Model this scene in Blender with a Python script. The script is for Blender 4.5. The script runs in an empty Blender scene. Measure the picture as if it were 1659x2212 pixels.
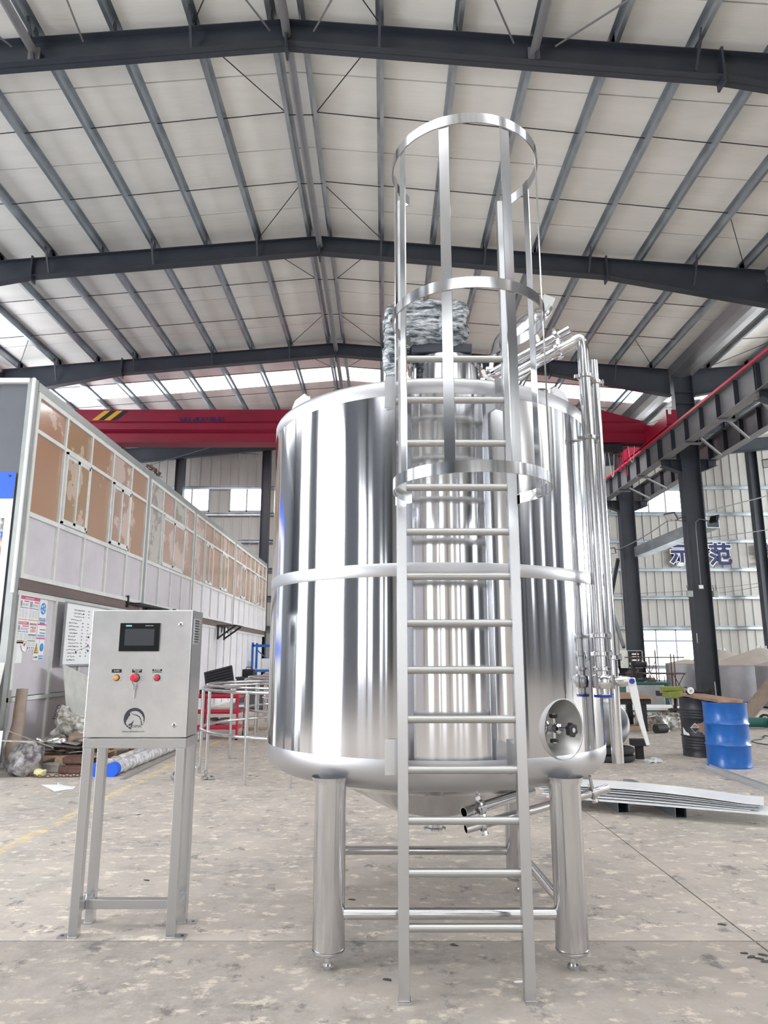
import bpy, math, random
from mathutils import Vector, Matrix, noise
random.seed(7)
S = bpy.context.scene
COL = S.collection
PI = math.pi

# ---------------------------------------------------------------- camera
F_PX = 1535.0
PITCH = math.atan(314 / 1535)
EYE = 1.5
cd = bpy.data.cameras.new('camera')
cam = bpy.data.objects.new('camera', cd)
COL.objects.link(cam)
cam.location = (0, 0, EYE)
cam.rotation_euler = (PI / 2 + PITCH, 0, 0)
cd.sensor_fit = 'VERTICAL'
cd.sensor_height = 36
cd.lens = F_PX / 2212 * 36
cd.clip_start = 0.05
cd.clip_end = 200
S.camera = cam
# ---------------------------------------------------------------- world, light, exposure
W = bpy.data.worlds.new('overcast_sky')
S.world = W
W.use_nodes = True
bg = W.node_tree.nodes['Background']
bg.inputs[0].default_value = (0.85, 0.92, 1.0, 1)
bg.inputs[1].default_value = 1.0
S.view_settings.view_transform = 'Standard'
S.view_settings.look = 'None'
S.view_settings.gamma = 1.0
S.view_settings.use_curve_mapping = False
S.view_settings.exposure = 0.72
DAY = 2.2            # brightness of daylight behind glass and skylights
S.cycles.max_bounces = 7
S.cycles.diffuse_bounces = 4
S.cycles.glossy_bounces = 5
S.cycles.use_denoising = True
S.cycles.sample_clamp_indirect = 6


def area(name, loc, rot, sx, sy, power, colour=(1, 1, 1)):
    l = bpy.data.lights.new(name, 'AREA')
    l.shape = 'RECTANGLE'
    l.size, l.size_y, l.energy, l.color = sx, sy, power, colour
    o = bpy.data.objects.new(name, l)
    o.location, o.rotation_euler = loc, rot
    COL.objects.link(o)
    return o


# daylight at left door and far skylight; the other lamps are added fill
area('daylight_left_door', (-13.4, 0.5, 4.0), (PI / 2, 0, -PI / 2), 6.0, 7.0, 600, (0.90, 0.95, 1.0))
area('fill_left_high', (-13.4, 19.5, 9.0), (PI / 2, 0, -PI / 2), 28, 2.6, 620, (0.92, 0.96, 1.0))  # unseen fill lamp added to brighten the roof from the left
for k in (4, 5, 6, 7):
    area('fill_side_bay', (33.7, -15.4 + 6.4 * k, 6.8), (PI / 2, 0, PI / 2), 5.0, 4.4, 1250, (0.92, 0.96, 1.0))  # added fill at unseen side windows, lifts the roof
area('fill_roof_front', (-1.7, 0.2, 11.2), (0, 0, 0), 16, 8, 210, (1, 1, 1))  # overhead fill lamp added above the camera, out of view
area('daylight_roof_back', (-1.7, 26.3, 10.9), (0, 0, 0), 20, 1.2, 720, (1, 1, 1))


# ---------------------------------------------------------------- geometry of the view, used to read places off the photograph
def ray(x, y):
    u, v = (x - 829.5) / F_PX, (y - 1106) / F_PX
    s, c = math.sin(PITCH), math.cos(PITCH)
    return u, c + v * s, s - v * c


def G(x, y, z=0.0):
    a, b, e = ray(x, y)
    t = (z - EYE) / e
    return Vector((a * t, b * t, z))


def D(x, y, Y):
    a, b, e = ray(x, y)
    t = Y / b
    return Vector((a * t, Y, EYE + e * t))


def XP(x, y, X):
    a, b, e = ray(x, y)
    t = X / a
    return Vector((X, b * t, EYE + e * t))


# ---------------------------------------------------------------- materials
MATS = {}


def mat(name, col, metal=0.0, rough=0.5, var=0.0, vscale=3.0, stretch=(1, 1, 1), bump=0.0, bscale=40.0, col2=None,
        emit=None, es=1.0, aniso=0.0, coat=0.0, alpha=1.0, trans=0.0, rvar=0.0, thresh=None, bstretch=None):
    m = bpy.data.materials.new(name)
    m.use_nodes = True
    nt = m.node_tree
    p = nt.nodes['Principled BSDF']
    p.inputs['Base Color'].default_value = (*col, 1)
    p.inputs['Metallic'].default_value = metal
    p.inputs['Roughness'].default_value = rough
    if coat:
        p.inputs['Coat Weight'].default_value = coat
        p.inputs['Coat Roughness'].default_value = 0.08
    if alpha < 1:
        p.inputs['Alpha'].default_value = alpha
    if trans:
        p.inputs['Transmission Weight'].default_value = trans
    if emit:
        p.inputs['Emission Color'].default_value = (*emit, 1)
        p.inputs['Emission Strength'].default_value = es
    tc = nt.nodes.new('ShaderNodeTexCoord')
    if var or col2 or rvar:
        mp = nt.nodes.new('ShaderNodeMapping')
        mp.inputs['Scale'].default_value = stretch
        nt.links.new(tc.outputs['Object'], mp.inputs['Vector'])
        n = nt.nodes.new('ShaderNodeTexNoise')
        n.inputs['Scale'].default_value = vscale
        n.inputs['Detail'].default_value = 7
        n.inputs['Roughness'].default_value = 0.62
        nt.links.new(mp.outputs[0], n.inputs['Vector'])
        if var or col2:
            r = nt.nodes.new('ShaderNodeValToRGB')
            lo, hi = thresh or (0.32, 0.68)
            r.color_ramp.elements[0].position = lo
            r.color_ramp.elements[1].position = hi
            c2 = col2 or tuple(min(1, c * (1 + var)) for c in col)
            c1 = col if col2 else tuple(c * (1 - var) for c in col)
            r.color_ramp.elements[0].color = (*c1, 1)
            r.color_ramp.elements[1].color = (*c2, 1)
            nt.links.new(n.outputs['Fac'], r.inputs[0])
            nt.links.new(r.outputs[0], p.inputs['Base Color'])
        if rvar:
            mr = nt.nodes.new('ShaderNodeMapRange')
            mr.inputs['From Min'].default_value = 0.3
            mr.inputs['From Max'].default_value = 0.7
            mr.inputs['To Min'].default_value = max(0.02, rough - rvar)
            mr.inputs['To Max'].default_value = rough + rvar
            nt.links.new(n.outputs['Fac'], mr.inputs['Value'])
            nt.links.new(mr.outputs[0], p.inputs['Roughness'])
    if bump:
        n2 = nt.nodes.new('ShaderNodeTexNoise')
        n2.inputs['Scale'].default_value = bscale
        n2.inputs['Detail'].default_value = 4
        src = tc.outputs['Object']
        if bstretch:
            mp2 = nt.nodes.new('ShaderNodeMapping')
            mp2.inputs['Scale'].default_value = bstretch
            nt.links.new(src, mp2.inputs['Vector'])
            src = mp2.outputs[0]
        nt.links.new(src, n2.inputs['Vector'])
        b = nt.nodes.new('ShaderNodeBump')
        b.inputs['Strength'].default_value = bump
        b.inputs['Distance'].default_value = 0.02
        nt.links.new(n2.outputs['Fac'], b.inputs['Height'])
        nt.links.new(b.outputs[0], p.inputs['Normal'])
    if aniso:
        p.inputs['Anisotropic'].default_value = aniso
        p.inputs['Anisotropic Rotation'].default_value = 0.25
        t = nt.nodes.new('ShaderNodeTangent')
        t.direction_type = 'RADIAL'
        t.axis = 'Z'
        nt.links.new(t.outputs[0], p.inputs['Tangent'])
    MATS[name] = m
    return m


M = MATS
mat('mirror_steel', (0.68, 0.68, 0.70), 1.0, 0.10, aniso=0.95, bump=0.035, bscale=5, bstretch=(1, 1, 0.035))
mat('brushed_steel', (0.62, 0.63, 0.65), 1.0, 0.27, bump=0.04, bscale=3, bstretch=(1, 1, .5))
mat('hoop_steel', (0.60, 0.605, 0.62), 1.0, 0.15, bump=0.03, bscale=6, bstretch=(1, 1, .1))
mat('band_steel', (0.56, 0.56, 0.575), 1.0, 0.42)
mat('pipe_steel', (0.66, 0.66, 0.67), 1.0, 0.12)
mat('leg_steel', (0.74, 0.74, 0.76), 1.0, 0.14, aniso=0.9, bump=0.12, bscale=55, bstretch=(1, 1, .008))
mat('satin_steel', (0.74, 0.745, 0.75), 1.0, 0.33, var=0.07, vscale=7)
mat('dull_steel', (0.50, 0.50, 0.49), 1.0, 0.36)
mat('galvanised', (0.40, 0.44, 0.48), 0.85, 0.36, var=0.28, vscale=1.4, stretch=(1, .6, 1))
mat('gutter_steel', (0.50, 0.50, 0.51), 0.9, 0.3, var=0.08, vscale=1)
mat('dark_paint', (0.036, 0.042, 0.056), 0.0, 0.42, var=0.12, vscale=2)
mat('grey_paint', (0.17, 0.17, 0.18), 0.0, 0.5, var=0.08, vscale=2)
mat('crane_red', (0.30, 0.007, 0.036), 0.0, 0.42, var=0.12, vscale=1.2)
mat('rail_red', (0.62, 0.03, 0.07), 0.0, 0.5)
mat('black', (0.012, 0.012, 0.014), 0.0, 0.35)
mat('soft_black', (0.02, 0.02, 0.024), 0.0, 0.6)
mat('yellow', (0.75, 0.42, 0.03), 0.0, 0.5)
mat('blue_print', (0.008, 0.018, 0.12), 0.0, 0.5)
mat('insulation', (0.84, 0.83, 0.79), 0.0, 0.45, var=0.05, vscale=1.0, stretch=(.4, 2, 1), bump=0.25, bscale=5, bstretch=(0.25, 3, 1))
mat('outer_sheet', (0.3, 0.3, 0.3), 0.0, 0.6)
mat('daylight_panel', (0.8, 0.8, 0.8), 0.0, 0.5, emit=(0.96, 0.98, 1.0), es=DAY)
mat('window_glass', (0.8, 0.85, 0.9), 0.0, 0.1, emit=(0.96, 0.98, 1.0), es=DAY)
mat('wall_panel', (0.45, 0.44, 0.41), 0.0, 0.5, var=0.07, vscale=1.5, stretch=(1, 1, .3))
mat('beige_panel', (0.62, 0.56, 0.49), 0.0, 0.5, var=0.05, vscale=2)
mat('white_alu', (0.70, 0.71, 0.69), 0.0, 0.4, var=0.08, vscale=4, stretch=(1, 1, 1))
mat('lilac_panel', (0.62, 0.585, 0.62), 0.0, 0.28, var=0.08, vscale=1.6, coat=0.2)
mat('white_panel', (0.74, 0.72, 0.75), 0.0, 0.4, var=0.06, vscale=1.3, coat=0.2)
mat('brown_beam', (0.16, 0.12, 0.115), 0.0, 0.55, var=0.2, vscale=2, stretch=(1, .3, 3))
mat('grey_panel', (0.12, 0.13, 0.15), 0.0, 0.45, var=0.06, vscale=2)
mat('alu_post', (0.36, 0.38, 0.37), 0.3, 0.4, var=0.1, vscale=3)
mat('white', (0.85, 0.86, 0.87), 0.0, 0.5)
mat('banner_blue', (0.015, 0.12, 0.75), 0.0, 0.45)
mat('paper', (0.8, 0.8, 0.8), 0.0, 0.7)
mat('pink_print', (0.66, 0.10, 0.24), 0.0, 0.6)
mat('blue_sign', (0.05, 0.25, 0.62), 0.0, 0.5)
mat('blue_paint', (0.006, 0.11, 0.42), 0.0, 0.32, var=0.12, vscale=4, coat=0.2)
mat('drum_black', (0.022, 0.024, 0.032), 0.0, 0.42, var=0.25, vscale=5)
mat('rubber', (0.022, 0.022, 0.023), 0.0, 0.7, var=0.2, vscale=8)
mat('wood', (0.36, 0.22, 0.15), 0.0, 0.6, var=0.25, vscale=6, stretch=(1, 6, 1))
mat('pallet_wood', (0.50, 0.34, 0.22), 0.0, 0.7, var=0.25, vscale=7, stretch=(1, 5, 1))
mat('rust', (0.13, 0.07, 0.055), 0.2, 0.7, var=0.4, vscale=14)
mat('olive_green', (0.26, 0.30, 0.045), 0.0, 0.4, var=0.15, vscale=6)
mat('machine_green', (0.02, 0.12, 0.10), 0.0, 0.5)
mat('sheet_zinc', (0.66, 0.68, 0.70), 0.7, 0.36, var=0.12, vscale=2)
mat('worn_sheet', (0.50, 0.51, 0.48), 0.1, 0.5, col2=(0.66, 0.66, 0.62), vscale=5)
mat('tank_grey', (0.42, 0.42, 0.44), 0.75, 0.42, var=0.1, vscale=3)
mat('tank_cone', (0.42, 0.37, 0.33), 0.2, 0.5, var=0.1, vscale=2)
mat('gasket_blue', (0.01, 0.05, 0.40), 0.0, 0.4)
mat('gasket_white', (0.75, 0.75, 0.72), 0.0, 0.4)
mat('red_button', (0.72, 0.02, 0.05), 0.0, 0.3, coat=0.4)
mat('amber', (0.95, 0.35, 0.01), 0.0, 0.25, coat=0.5)
mat('screen_glass', (0.008, 0.009, 0.012), 0.0, 0.09)
mat('screen_grey', (0.055, 0.06, 0.07), 0.0, 0.12)
mat('teal', (0.05, 0.38, 0.42), 0.0, 0.4)
mat('clear_film', (0.85, 0.88, 0.9), 0.0, 0.15, alpha=0.35)
mat('kraft', (0.30, 0.23, 0.18), 0.0, 0.6, var=0.15, vscale=5)
mat('red_cart', (0.55, 0.02, 0.06), 0.0, 0.4)
mat('window_frame', (0.38, 0.41, 0.46), 0.2, 0.4)


def film_mat(name, dark, light, scale, thr):
    m = mat(name, dark, 0.0, 0.25, vscale=scale, col2=light, thresh=thr, bump=0.25, bscale=9)
    return m


mat('wrapped_motor', (0.03, 0.045, 0.06), 0.0, 0.22, vscale=10, col2=(0.62, 0.65, 0.68), thresh=(0.42, 0.66), stretch=(1.0, 2, 4.5), bump=0.5, bscale=16, bstretch=(1, 1, 2.4))
film_mat('wrap_film', (0.38, 0.38, 0.38), (0.82, 0.82, 0.84), 12, (0.38, 0.6))
film_mat('plastic_bag', (0.18, 0.16, 0.14), (0.72, 0.71, 0.66), 9, (0.4, 0.62))
film_mat('grey_bag', (0.10, 0.085, 0.10), (0.46, 0.45, 0.44), 7, (0.4, 0.62))
film_mat('strip_coil_steel', (0.30, 0.28, 0.24), (0.90, 0.90, 0.88), 14, (0.42, 0.58))


def pane_mat(name, col, peel):
    """tan backing paper behind glass, peeling off in pale ragged patches"""
    m = mat(name, col, 0.0, 0.16, vscale=1.1, col2=tuple(min(1, c * 0.9 + .22) for c in col), thresh=(peel, peel + .012), coat=0.5)
    return m


pane_mat('tan_pane', (0.43, 0.26, 0.175), 0.60)
pane_mat('ochre_pane', (0.40, 0.265, 0.16), 0.56)
pane_mat('pink_pane', (0.46, 0.31, 0.25), 0.52)
pane_mat('grey_pane', (0.34, 0.31, 0.27), 0.50)
M['strip_coil_steel'].node_tree.nodes['Principled BSDF'].inputs['Metallic'].default_value = 0.9


def floor_material(name, k, warm):
    m = bpy.data.materials.new(name)
    m.use_nodes = True
    nt = m.node_tree
    p = nt.nodes['Principled BSDF']
    geo = nt.nodes.new('ShaderNodeNewGeometry')

    def nz(scale, st, detail=8, rough=0.65):
        mp = nt.nodes.new('ShaderNodeMapping')
        mp.inputs['Scale'].default_value = st
        nt.links.new(geo.outputs['Position'], mp.inputs['Vector'])
        n = nt.nodes.new('ShaderNodeTexNoise')
        n.inputs['Scale'].default_value = scale
        n.inputs['Detail'].default_value = detail
        n.inputs['Roughness'].default_value = rough
        nt.links.new(mp.outputs[0], n.inputs['Vector'])
        return n.outputs['Fac']

    def ramp(f, stops):
        r = nt.nodes.new('ShaderNodeValToRGB')
        e = r.color_ramp.elements
        while len(e) < len(stops):
            e.new(0.5)
        for i, (ps, c) in enumerate(stops):
            e[i].position = ps
            e[i].color = (*c, 1)
        nt.links.new(f, r.inputs[0])
        return r.outputs[0]

    def mix(f, a, b):
        x = nt.nodes.new('ShaderNodeMix')
        x.data_type = 'RGBA'
        nt.links.new(f, x.inputs[0])
        for i, v in ((6, a), (7, b)):
            if isinstance(v, tuple):
                x.inputs[i].default_value = (*v, 1)
            else:
                nt.links.new(v, x.inputs[i])
        return x.outputs[2]

    base = ramp(nz(1.3, (1, 1, 1)), [(0.32, (0.20, 0.19, 0.185)), (0.5, (0.36, 0.335, 0.305)), (0.68, (0.54, 0.485, 0.42))])
    fine = ramp(nz(9, (1, 1, 1), 10, 0.75), [(0.38, (0.0, 0.0, 0.0)), (0.62, (1, 1, 1))])
    c = mix(fine, base, (0.43, 0.405, 0.38))
    chips = ramp(nz(6.5, (1, 1.5, 1), 9, 0.72), [(0.545, (0, 0, 0)), (0.62, (1, 1, 1))])
    c = mix(chips, c, (0.66, 0.60, 0.52))
    dark = ramp(nz(4.2, (1.2, 1, 1), 9, 0.72), [(0.35, (1, 1, 1)), (0.43, (0, 0, 0))])
    c = mix(dark, c, (0.17, 0.165, 0.165))
    green = ramp(nz(0.45, (1, 1, 1), 3), [(0.55, (0, 0, 0)), (0.75, (0.28, 0.28, 0.28))])
    c = mix(green, c, (0.36, 0.46, 0.38))
    # worn yellow lane line painted along the hall
    sx = nt.nodes.new('ShaderNodeSeparateXYZ')
    nt.links.new(geo.outputs['Position'], sx.inputs[0])
    a1 = nt.nodes.new('ShaderNodeMath'); a1.operation = 'ADD'; a1.inputs[1].default_value = 3.03
    nt.links.new(sx.outputs['X'], a1.inputs[0])
    a2 = nt.nodes.new('ShaderNodeMath'); a2.operation = 'ABSOLUTE'
    nt.links.new(a1.outputs[0], a2.inputs[0])
    a3 = nt.nodes.new('ShaderNodeMath'); a3.operation = 'LESS_THAN'; a3.inputs[1].default_value = 0.055
    nt.links.new(a2.outputs[0], a3.inputs[0])
    wear = ramp(nz(5, (1, 1, 1), 8, 0.75), [(0.46, (0, 0, 0)), (0.56, (0.75, 0.75, 0.75))])
    a4 = nt.nodes.new('ShaderNodeMath'); a4.operation = 'MULTIPLY'
    nt.links.new(a3.outputs[0], a4.inputs[0]); nt.links.new(wear, a4.inputs[1])
    c = mix(a4.outputs[0], c, (0.66, 0.54, 0.22))
    c = mix(ramp(nz(.5, (1, 1, 1), 2), [(0, (.08, .08, .08)), (1, (.08, .08, .08))]), c, (0.42, 0.38, 0.35))
    mul = nt.nodes.new('ShaderNodeMix'); mul.data_type = 'RGBA'; mul.blend_type = 'MULTIPLY'; mul.inputs[0].default_value = 1
    nt.links.new(c, mul.inputs[6]); mul.inputs[7].default_value = (k, k * .965, k * .935, 1)
    nt.links.new(mul.outputs[2], p.inputs['Base Color'])
    p.inputs['Roughness'].default_value = 0.62
    b = nt.nodes.new('ShaderNodeBump')
    b.inputs['Strength'].default_value = 0.35
    b.inputs['Distance'].default_value = 0.01
    nt.links.new(nz(14, (1, 1, 1), 8, 0.7), b.inputs['Height'])
    nt.links.new(b.outputs[0], p.inputs['Normal'])
    MATS[name] = m


floor_material('concrete', 1.24, 1.0)
floor_material('dirty_concrete', .88, 1.0)


# ---------------------------------------------------------------- mesh building
class MB:
    def __init__(s):
        s.v, s.f = [], []

    def add(s, vs, fs):
        k = len(s.v)
        s.v += [Vector(v) for v in vs]
        s.f += [[i + k for i in f] for f in fs]
        return s

    def box(s, c, d, R=None):
        c = Vector(c)
        vs = []
        for x in (-.5, .5):
            for y in (-.5, .5):
                for z in (-.5, .5):
                    q = Vector((x * d[0], y * d[1], z * d[2]))
                    vs.append(c + (R @ q if R else q))
        return s.add(vs, [(0, 1, 3, 2), (4, 6, 7, 5), (0, 4, 5, 1), (2, 3, 7, 6), (0, 2, 6, 4), (1, 5, 7, 3)])

    def span(s, a, b):
        a, b = Vector(a), Vector(b)
        return s.box((a + b) / 2, [abs(q) for q in (b - a)])

    def beam(s, p0, p1, w, h, up=(0, 0, 1)):
        p0, p1 = Vector(p0), Vector(p1)
        z = (p1 - p0).normalized()
        x = z.cross(Vector(up))
        if x.length < 1e-4:
            x = z.cross(Vector((0, 1, 0)))
        x.normalize()
        y = x.cross(z)
        vs = [p + x * a * w / 2 + y * b * h / 2 for p in (p0, p1) for a, b in ((-1, -1), (1, -1), (1, 1), (-1, 1))]
        return s.add(vs, [(0, 1, 2, 3), (7, 6, 5, 4), (0, 4, 5, 1), (1, 5, 6, 2), (2, 6, 7, 3), (3, 7, 4, 0)])

    def cyl(s, p0, p1, r0, r1=None, n=16, cap=True):
        r1 = r0 if r1 is None else r1
        p0, p1 = Vector(p0), Vector(p1)
        z = (p1 - p0).normalized()
        x = z.orthogonal().normalized()
        y = z.cross(x)
        vs = []
        for p, r in ((p0, r0), (p1, r1)):
            for i in range(n):
                a = 2 * PI * i / n
                vs.append(p + (x * math.cos(a) + y * math.sin(a)) * r)
        fs = [(i, (i + 1) % n, n + (i + 1) % n, n + i) for i in range(n)]
        if cap:
            fs += [list(range(n))[::-1], list(range(n, 2 * n))]
        return s.add(vs, fs)

    def tube(s, pts, r, n=12, closed=False, cap=True, squash=None):
        pts = [Vector(p) for p in pts]
        k = len(pts)
        tang = []
        for i in range(k):
            a = pts[(i - 1) % k] if closed or i else pts[0]
            b = pts[(i + 1) % k] if closed or i < k - 1 else pts[-1]
            tang.append((b - a).normalized())
        x = tang[0].orthogonal().normalized()
        vs = []
        for i in range(k):
            x = (x - tang[i] * x.dot(tang[i])).normalized()
            y = tang[i].cross(x)
            rr = r[i] if isinstance(r, (list, tuple)) else r
            for j in range(n):
                a = 2 * PI * j / n
                vs.append(pts[i] + (x * math.cos(a) + y * math.sin(a)) * rr)
        fs = []
        for i in range(k if closed else k - 1):
            i2 = (i + 1) % k
            for j in range(n):
                fs.append((i * n + j, i * n + (j + 1) % n, i2 * n + (j + 1) % n, i2 * n + j))
        if cap and not closed:
            fs += [list(range(n))[::-1], [(k - 1) * n + j for j in range(n)]]
        return s.add(vs, fs)

    def pipe(s, p0, p1, r, t=0.004, n=20):
        """open-ended pipe with a wall"""
        p0, p1 = Vector(p0), Vector(p1)
        z = (p1 - p0).normalized()
        x = z.orthogonal().normalized()
        y = z.cross(x)
        vs = []
        for p, q in ((p0, r), (p1, r), (p1, r - t), (p0, r - t)):
            for i in range(n):
                a = 2 * PI * i / n
                vs.append(p + (x * math.cos(a) + y * math.sin(a)) * q)
        fs = []
        for k in range(4):
            k2 = (k + 1) % 4
            for i in range(n):
                fs.append((k * n + i, k * n + (i + 1) % n, k2 * n + (i + 1) % n, k2 * n + i))
        return s.add(vs, fs)

    def lathe(s, prof, c=(0, 0, 0), n=32, axis=(0, 0, 1), a0=0.0, a1=2 * PI):
        c, z = Vector(c), Vector(axis).normalized()
        x = Vector((1, 0, 0)) if abs(z.z) > 0.99 else z.cross(Vector((0, 0, 1))).normalized()
        y = z.cross(x)
        full = abs(a1 - a0 - 2 * PI) < 1e-6
        m = n if full else n + 1
        vs = []
        for r, h in prof:
            for i in range(m):
                a = a0 + (a1 - a0) * i / n
                vs.append(c + z * h + (x * math.cos(a) + y * math.sin(a)) * r)
        fs = []
        for k in range(len(prof) - 1):
            for i in range(n):
                j = (i + 1) % m
                fs.append((k * m + i, k * m + j, (k + 1) * m + j, (k + 1) * m + i))
        return s.add(vs, fs)

    def prism(s, poly, o, u, v, w):
        """polygon (2-D) in the plane o + u*a + v*b, extruded by the vector w"""
        o, u, v, w = Vector(o), Vector(u), Vector(v), Vector(w)
        n = len(poly)
        vs = [o + u * a + v * b for a, b in poly] + [o + u * a + v * b + w for a, b in poly]
        fs = [list(range(n))[::-1], list(range(n, 2 * n))] + [(i, (i + 1) % n, n + (i + 1) % n, n + i) for i in range(n)]
        return s.add(vs, fs)

    def strip(s, pts, sec, ups=None, closed=False):
        """sweep of a closed 2-D section along pts; section x is sideways, y is along 'up'"""
        pts = [Vector(p) for p in pts]
        k, n = len(pts), len(sec)
        vs = []
        for i in range(k):
            a = pts[(i - 1) % k] if closed or i else pts[0]
            b = pts[(i + 1) % k] if closed or i < k - 1 else pts[-1]
            t = (b - a).normalized()
            up = Vector(ups) if ups else Vector((0, 0, 1))
            x = t.cross(up).normalized()
            for p, q in sec:
                vs.append(pts[i] + x * p + up * q)
        fs = []
        for i in range(k if closed else k - 1):
            i2 = (i + 1) % k
            for j in range(n):
                fs.append((i * n + j, i * n + (j + 1) % n, i2 * n + (j + 1) % n, i2 * n + j))
        if not closed:
            fs += [list(range(n))[::-1], [(k - 1) * n + j for j in range(n)]]
        return s.add(vs, fs)

    def mesh(s, name, m, smooth=None, off=None):
        me = bpy.data.meshes.new(name)
        vs = [v - off for v in s.v] if off else s.v
        me.from_pydata([tuple(v) for v in vs], [], s.f)
        me.materials.append(MATS[m] if isinstance(m, str) else m)
        if smooth:
            me.polygons.foreach_set('use_smooth', [True] * len(me.polygons))
            me.set_sharp_from_angle(angle=math.radians(smooth))
        me.update()
        import bmesh
        bm = bmesh.new(); bm.from_mesh(me)
        bmesh.ops.recalc_face_normals(bm, faces=bm.faces)
        bm.to_mesh(me); bm.free()
        return me


ORG = {}


def tag(o, label, cat=None, group=None, kind=None):
    if label:
        o['label'] = label
    if cat:
        o['category'] = cat
    if group:
        o['group'] = group
    if kind:
        o['kind'] = kind
    return o


def thing(name, label, cat, loc=(0, 0, 0), group=None, kind=None):
    o = bpy.data.objects.new(name, None)
    o.empty_display_size = 0.1
    COL.objects.link(o)
    o.location = loc
    ORG[o.name] = Vector(loc)
    return tag(o, label, cat, group, kind)


def put(name, mb, m, parent=None, smooth=None, bev=0, label=None, cat=None, group=None, kind=None, at=None):
    """link mb (world coordinates) as one object under parent (or at its own origin 'at')"""
    off = ORG[parent.name] if parent else (Vector(at) if at is not None else Vector((0, 0, 0)))
    me = mb.mesh(name, m, smooth, off)
    o = bpy.data.objects.new(name, me)
    COL.objects.link(o)
    if parent:
        o.parent = parent
    else:
        o.location = off
    ORG[o.name] = off.copy()
    if bev:
        b = o.modifiers.new('bevel', 'BEVEL')
        b.width, b.segments, b.limit_method = bev, 2, 'ANGLE'
    return tag(o, label, cat, group, kind)


def inst(name, me, parent, loc, rot=None, kind=None):
    """another piece sharing mesh data; loc is given in world coordinates"""
    o = bpy.data.objects.new(name, me)
    COL.objects.link(o)
    o.parent = parent
    o.location = Vector(loc) - (ORG[parent.name] if parent else Vector((0, 0, 0)))
    if rot:
        o.rotation_euler = rot
    ORG[o.name] = ORG[parent.name] if parent else Vector((0, 0, 0))
    return tag(o, None, kind=kind)


def text(name, body, size, m, parent, o, u, v, depth=0.002, ax='CENTER', bold=0.0, lift=0.0):
    """raised lettering; o centre (world), u reading direction, v up"""
    c = bpy.data.curves.new(name, 'FONT')
    c.body, c.size, c.extrude, c.align_x, c.align_y, c.offset = body, size, depth, ax, 'CENTER', bold
    c.resolution_u = 3
    t = bpy.data.objects.new(name, c)
    COL.objects.link(t)
    bpy.context.view_layer.update()
    dg = bpy.context.evaluated_depsgraph_get()
    me = bpy.data.meshes.new_from_object(t.evaluated_get(dg))
    bpy.data.objects.remove(t)
    u, v = Vector(u).normalized(), Vector(v).normalized()
    w = u.cross(v)
    o = Vector(o) + w * lift - ORG[parent.name]
    R = Matrix((u, v, w)).transposed().to_4x4()
    me.transform(Matrix.Translation(o) @ R)
    me.materials.clear()
    me.materials.append(MATS[m])
    ob = bpy.data.objects.new(name, me)
    COL.objects.link(ob)
    ob.parent = parent
    ORG[ob.name] = ORG[parent.name]
    return ob


def isec(w, h, tf=0.014, tw=0.01):
    """closed I-section, x sideways, y up, centred"""
    a, b, t, q = w / 2, h / 2, tf, tw / 2
    return [(-a, -b), (a, -b), (a, -b + t), (q, -b + t), (q, b - t), (a, b - t), (a, b), (-a, b), (-a, b - t), (-q, b - t), (-q, -b + t), (-a, -b + t)]

# ================================================================ THE HALL
RX, SL, ZR = -1.67, 0.085, 12.42          # ridge x, roof slope, underside of roof at the ridge
XL, XV, XR = -13.7, 10.27, 34.2           # left wall, valley, right wall
RX2 = 22.2
Y0, Y1 = -20.0, 34.3


def zr(x):
    return ZR - SL * abs(x - RX) if x <= XV else ZR - SL * abs(x - RX2)


FRAMES = [10.35 + 6.4 * k for k in range(-5, 4)]      # -21.65 ... 29.55
FRAMES[0] = -19.6
END = 32.9

# floor --------------------------------------------------------------
fl = put('floor', MB().box((10, 7, -0.11), (50, 56, 0.1)), 'soft_black', kind='structure')
slab = MB().box((0, 0, -0.03), (8.990, 5.986, 0.06)).mesh('slab', 'concrete')
slab2 = MB().box((0, 0, -0.03), (8.990, 5.986, 0.06)).mesh('slab', 'dirty_concrete')
for i in range(-1, 5):
    for j in range(-4, 6):
        inst('slab', slab2 if j == -1 else slab, fl, (2.0 - 4.5 + 9.0 * i, 4.22 + 3.0 + 6.0 * j, 0))

# end wall -----------------------------------------------------------
wb = put('wall_back', MB().span((XL, Y1 + .12, 0), (XR, Y1 + .2, 12.4)), 'outer_sheet', kind='structure')
GIRT = [1.05, 2.88, 4.31, 5.65, 7.04, 8.38, 9.71]
OPEN = [(-10.38, -8.62, 8.52, 9.78), (-7.64, -5.92, 8.52, 9.78), (12.2, 14.75, 8.45, 9.64), (12.2, 14.9, .40, 2.82),
        (19.5, 22.0, 8.45, 9.64), (19.5, 23, .40, 2.82)]


def rib_panel(x0, x1, z0, z1, y, pitch=0.43, top=None):
    """ribbed metal sheet facing -y"""
    n = max(1, round((x1 - x0) / pitch))
    p = (x1 - x0) / n
    xs = []
    for i in range(n):
        a = x0 + i * p
        xs += [(a, y), (a + p * .80, y), (a + p * .85, y - .035), (a + p * .95, y - .035)]
    xs.append((x1, y))
    mb = MB()
    zt = (lambda x: top(x)) if top else (lambda x: z1)
    for (xa, ya), (xb, yb) in zip(xs[:-1], xs[1:]):
        mb.add([(xa, ya, z0), (xb, yb, z0), (xb, yb, zt(xb)), (xa, ya, zt(xa))], [(0, 1, 2, 3)])
    return mb


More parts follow.
